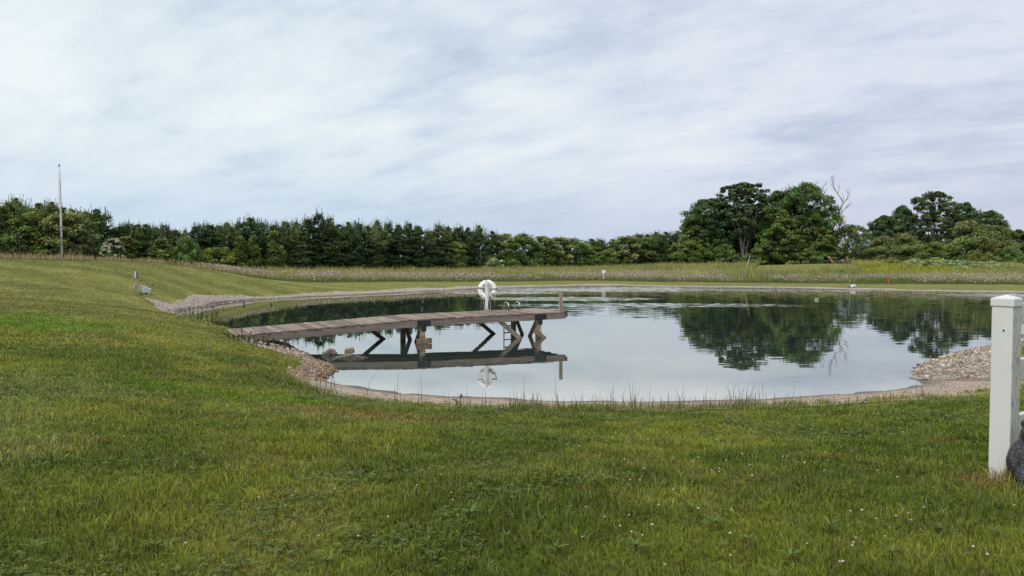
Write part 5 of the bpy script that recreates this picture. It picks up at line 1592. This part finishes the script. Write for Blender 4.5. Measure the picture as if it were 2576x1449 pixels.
chunk(823, 894, (.25, .18, .12), (12, -32, 20), 'tilted brown block, leftmost of the broken concrete under the dock', .05, .8)
chunk(838, 893, (.21, .16, .12), (-10, 38, -25), 'upended block leaning on the leftmost concrete block', .06, 1.0)
chunk(866, 900, (.46, .24, .11), (0, -10, 12), 'long flat slab of broken concrete with a raised end', .0, .95)
chunk(879, 891, (.24, .18, .12), (5, -6, 10), 'pale squarish block on the raised end of the flat slab', .09, 1.25)
chunk(905, 901, (.36, .26, .12), (0, 8, -14), 'dark low block, rightmost of the broken concrete under the dock', -.02, .55)
p = hit(766, 939)
o = empty('stake', p, 0, 'short grey weathered stake standing in the gravel at the near left bank', 'stake')
MB().tube([(0, 0, -.05), (.005, 0, .12), (-.01, 0, .235)], [.038, .036, .026], 8, (.7, .7, .75)).tube([(.02, -.01, .02), (.055, -.02, .12)], [.018, .008], 6, (.6, .55, .6)).build('stub', M_pile, o)

# ------------------------------------------------------------------ white fence at the right
PX, PY = at(2523, 1195, 4.8)[:2]
PZ = g1(PX, PY)
FA = math.atan2(.567, .822)
fence = empty('fence', (PX, PY, PZ), FA, 'white vinyl fence of a capped post and three rails with green mildew', 'fence')
ptop = at(2512, 765, 4.8)[2] - PZ
PW = .124


def vinyl_post(x_):
    mb = MB(); mb.box((x_, 0, ptop / 2 - .1), (PW, PW, ptop + .2), None, .008, (0, 0, 0), 3)
    for v_ in mb.bm.verts:                       # mildew mask in red, film in green
        v_[mb.cl] = (1, .75, 0, 1)
    p_ = mb.build('post', M_vinyl, fence)
    mb = MB(); hw = PW / 2 + .006
    mb.box((x_, 0, ptop + .012), (hw * 2, hw * 2, .05), None, .005, (.25, .2, 0), 2)
    base = [mb.bm.verts.new((x_ + a * (hw - .004), b * (hw - .004), ptop + .0375)) for a, b in ((-1, -1), (1, -1), (1, 1), (-1, 1))]
    ap = mb.bm.verts.new((x_, 0, ptop + .060))
    for i in range(4): mb.bm.faces.new((base[i], base[(i + 1) % 4], ap))
    mb.build('cap', M_vinyl, p_)
    return p_


vinyl_post(0.0)
vinyl_post(2.44)
for vt in (763, 904, 1044):
    zt_ = at(2561, vt, 4.86)[2] - PZ
    mb = MB(); mb.box((1.22, -.004, zt_ - .066), (2.44 - PW + .004, .046, .133), None, .006, (.35, .55, 0), 2)
    mb.build('rail', M_vinyl, fence)
mb = MB(); mb.tube([(-PW / 2 - .001, -.012, ptop - .16), (-PW / 2 - .005, -.012, ptop - .16)], .0055, 8); mb.build('screw_hole', M_rubber, fence)

# ------------------------------------------------------------------ statue beside the post
stx, sty = at(2603, 1222, 4.60)[:2]
stz = g1(stx, sty)
st = empty('statue', (stx, sty, stz), R(-18), 'dark grey wrinkled animal statue sitting on the grass against the white fence post', 'statue')
mb = MB()
mb.ball((0, 0, .15), .150, 3, (1.0, .85, 1.05))
mb.ball((0, -.01, .24), .108, 3, (.98, .85, .8))
mb.ball((0, -.035, .325), .088, 3, (1.05, 1.0, .72))
mb.ball((0, -.105, .305), .050, 3, (1.2, 1.0, .75))
for s_ in (-1, 1):
    mb.ball((s_ * .108, -.02, .118), .062, 3, (.75, .95, 1.55), rot=Matrix.Rotation(R(14 * s_), 3, 'Y'))
    mb.ball((s_ * .070, -.02, .385), .020, 2, (.9, .7, 1.3))
    mb.ball((s_ * .085, -.105, .075), .06, 3, (.85, 1.1, 1.15))
body = mb.build('body', M_statue, st)
rm = body.modifiers.new('remesh', 'REMESH'); rm.mode = 'VOXEL'; rm.voxel_size = .007; rm.use_smooth_shade = True
sm = body.modifiers.new('smooth', 'SMOOTH'); sm.factor = .5; sm.iterations = 3
for s_ in (-1, 1):
    for k in range(3):
        MB().box((s_ * .085 + (k - 1) * .042, -.175, .028), (.039, .075, .06), None, .014, (1, 1, 1), 3).build('toe', M_statue, st)

# ------------------------------------------------------------------ clover blossoms
cl = [(480, 240), (530, 245), (620, 220), (690, 225), (1010, 205), (1045, 205), (1120, 210), (170, 318), (235, 325), (250, 328), (215, 342), (475, 410), (575, 447), (735, 385), (870, 395), (960, 292), (1095, 375), (1010, 397), (1135, 433), (1300, 378), (1335, 390), (1380, 417), (1435, 425), (1540, 398), (1495, 400), (1525, 455), (925, 460), (960, 463), (990, 457), (1145, 508), (1800, 463), (1910, 503), (1940, 245), (1915, 170), (275, 660), (655, 662), (733, 570), (508, 708), (447, 757), (362, 720), (630, 765), (525, 795), (558, 800), (255, 818), (865, 675), (1043, 663), (1030, 815), (1430, 850), (1047, 920), (1665, 680), (1725, 698), (1805, 715), (1900, 708), (1975, 692), (1978, 722), (2038, 663), (2515, 640), (1690, 825), (1680, 857), (1650, 872), (1850, 823), (1595, 962), (1633, 955), (2300, 893), (2400, 932), (690, 957), (500, 510), (555, 523)]
spots = [(1341.7 + .4792 * a, 972.7 + .4792 * b) for a, b in cl]
cl2 = [(470, 425), (600, 410), (990, 405), (660, 625), (485, 612), (1160, 570), (1195, 570), (1245, 570), (1755, 905), (1535, 945), (1350, 960), (2200, 893), (2363, 935), (2370, 965), (1890, 650), (1870, 648), (1660, 1155), (1885, 1165), (965, 1202), (2040, 1067), (2000, 635), (2300, 655), (905, 430), (870, 378)]
spots += [(.4792 * a, 805 + .4792 * b) for a, b in cl2]


def clover_proto():
    o = empty('clover_flower', (0, 0, 0), 0, 'white clover blossom standing in the lawn', 'flower', 'white clover blossoms dotted over the lawn')
    rg = random.Random(2)
    mb = MB(); mb.tube([(0, 0, 0), (.004, .002, .05), (.002, 0, .088)], .0015, 5, (.10, .14, .04)); mb.build('stem', M_weed, o)
    mb = MB()
    for k in range(34):
        z_ = 1 - 2 * (k + .5) / 34; a = k * 2.4; rr_ = math.sqrt(1 - z_ * z_)
        d_ = Vector((rr_ * math.cos(a), rr_ * math.sin(a), z_ * .8 + .15))
        c_ = (.60, .52, .47) if z_ > -.1 else (.36, .21, .16)
        mb.ball(Vector((.002, 0, .092)) + d_ * .0075, .0042, 1, (1, 1, 1), c_)
    mb.build('flower_head', M_petal, o)
    return o


cp = clover_proto()
for i, (u, v) in enumerate(spots):
    p = hit(u, v + 8)
    o = cp if i == 0 else copy_tree(cp)
    o.location = (p[0], p[1], p[2] - .005); o.rotation_euler = (random.gauss(0, .15), random.gauss(0, .15), random.uniform(0, 6.28))
    s_ = random.uniform(.48, .74); o.scale = (s_, s_, s_ * random.uniform(.85, 1.15))

# broad leaved weeds in the foreground lawn
wl = [(540, 870), (1350, 910), (1880, 900), (2130, 760), (1120, 825), (180, 490), (830, 660), (120, 870), (950, 740), (2420, 780), (1560, 760)]
wspots = [(1341.7 + .4792 * a, 972.7 + .4792 * b) for a, b in wl] + [(.4792 * a, 805 + .4792 * b) for a, b in [(670, 870), (1720, 1290), (180, 1220), (1320, 740), (210, 780), (800, 1210), (2230, 840), (790, 760), (340, 740), (2470, 1040), (1010, 800)]]


def weed_mesh(seed):
    rg = random.Random(seed)
    mb = MB()
    for k in range(rg.randint(9, 13)):
        a = k * 2.4 + rg.gauss(0, .3); L_ = rg.uniform(.04, .085); w_ = L_ * rg.uniform(.18, .28); el = rg.uniform(.2, 1.0)
        tone = rg.uniform(.7, 1.25); c_ = (.12 * tone, .165 * tone, .035 * tone)
        prev = None
        for s_ in range(6):
            f_ = s_ / 5; ww = w_ * math.sin(math.pi * (.08 + .86 * f_)) * .5
            r_ = L_ * f_ * math.cos(el * (1 - .5 * f_)); z_ = .02 + L_ * math.sin(el) * f_ * (1.15 - .55 * f_)
            ca, sa = math.cos(a), math.sin(a)
            vs = [mb.bm.verts.new((ca * r_ - sa * ww * q_, sa * r_ + ca * ww * q_, z_ + (.12 * abs(q_) * ww))) for q_ in (-1, 0, 1)]
            mb._c(vs, c_)
            if prev:
                for j in (0, 1): mb.bm.faces.new((prev[j], prev[j + 1], vs[j + 1], vs[j]))
            prev = vs
    me = bpy.data.meshes.new('broadleaf_weed'); mb.bm.to_mesh(me); mb.bm.free(); me.materials.append(M_weed)
    return me


wm = [weed_mesh(s_) for s_ in (1, 2, 3, 4)]
for i, (u, v) in enumerate(wspots):
    p = hit(u, v + 6)
    o = link(bpy.data.objects.new('broadleaf_weed', wm[i % 4]))
    o.location = (p[0], p[1], p[2] + .015); s_ = random.uniform(.6, 1.0); o.scale = (s_, s_, s_); o.rotation_euler = (0, 0, random.uniform(0, 6.28))
    tag(o, 'flat rosette of broad green leaves growing in the lawn', 'weed', 'broad leaved weeds in the foreground lawn')


# ------------------------------------------------------------------ plants on the banks
def stalk_clump(name, u, v, D, n, h, label, head=(.20, .16, .10), spread=.25, leafy_=0, tone=(.10, .13, .05), lean=.25, hl=.05):
    X, Y = at(u, v, D)[:2]; Z = g1(X, Y)
    o = empty(name, (X, Y, Z), 0, label, 'plant')
    rg = random.Random(int(u))
    ml = MB()
    for k in range(n):
        x0, y0 = rg.gauss(0, spread), rg.gauss(0, spread * .5); hh = h * rg.uniform(.6, 1.1); dx, dy = rg.gauss(0, lean) * hh, rg.gauss(0, lean) * hh
        zb_ = g1(X + x0, Y + y0) - Z
        pts = [(x0, y0, zb_ - .02), (x0 + dx * .35, y0 + dy * .35, zb_ + hh * .55), (x0 + dx, y0 + dy, zb_ + hh)]
        MB().tube(pts, [.008, .006, .005], 5, tone).build('stem', M_weed, o)
        if hl: MB().tube([pts[2], (pts[2][0] + dx * .08, pts[2][1] + dy * .08, pts[2][2] + hl)], [.014, .009], 6, head).build('seed_head', M_petal, o)
        for j in range(leafy_):
            f_ = rg.uniform(.1, 1); c_ = Vector(pts[0]).lerp(Vector(pts[2]), f_); d_ = Vector((rg.gauss(0, 1), rg.gauss(0, 1), rg.gauss(.4, .4))).normalized(); L_ = rg.uniform(.05, .11)
            s_ = d_.cross(Vector((0, 0, 1))).normalized() * L_ * .28; t_ = rg.uniform(.7, 1.3)
            vs = [ml.bm.verts.new(q_) for q_ in (c_, c_ + d_ * L_ * .5 + s_, c_ + d_ * L_, c_ + d_ * L_ * .5 - s_)]; ml.bm.faces.new(vs); ml._c(vs, tuple(q_ * t_ for q_ in (tone[0] * .8, tone[1] * .95, tone[2] * .8)))
    if leafy_: ml.build('leaves', M_weed, o)
    else: ml.bm.free()
    return o


stalk_clump('seed_head_plant', 695 / 1.0 - 45, 822, 24.0, 10, .5, 'clump of thin stalks with brown seed heads at the shore end of the dock', spread=.22, lean=.18)
stalk_clump('weed_plant', 517, 803, 26.6, 9, .55, 'leafy green weed on the bank edge left of the dock, before the brown one', spread=.18, leafy_=26, hl=0, lean=.15)
stalk_clump('weed_plant', 480, 795, 27.8, 6, .45, 'leafy green weed at the left tip of the pond, farthest from the dock', spread=.14, leafy_=26, hl=0, lean=.12)
stalk_clump('dock_weed', 543, 812, 25.6, 6, .5, 'dry brown seed stalk plant on the bank edge left of the dock', head=(.24, .16, .09), spread=.12, leafy_=12, tone=(.19, .14, .07), lean=.12, hl=.12)
stalk_clump('seed_head_plant', 565, 820, 24.6, 8, .38, 'thin pale stalks between the brown weed and the dock', spread=.20, lean=.3)
stalk_clump('weed_plant', 676, 848, 20.9, 8, .3, 'ragged weed with dark leaves under the shore end of the dock', spread=.30, leafy_=18, hl=.04, tone=(.085, .085, .045), lean=.3)
stalk_clump('weed_plant', 625, 853, 20.6, 9, .2, 'low green weed at the near corner of the shore end of the dock', spread=.28, leafy_=22, hl=0, lean=.3)
stalk_clump('sapling', 1153, 1022, 11.9, 2, .21, 'tiny sapling with round pale leaves standing at the edge of the sand', spread=.02, leafy_=10, hl=0, tone=(.15, .17, .05), lean=.05)
stalk_clump('seed_head_plant', 812, 974, 14.3, 5, .30, 'few thin stalks with dark seed heads on the sand by the near waterline', spread=.16, lean=.15, hl=.035, head=(.10, .08, .06))
sc.cycles.max_bounces = 8
sc.cycles.transparent_max_bounces = 8
sc.cycles.use_denoising = True
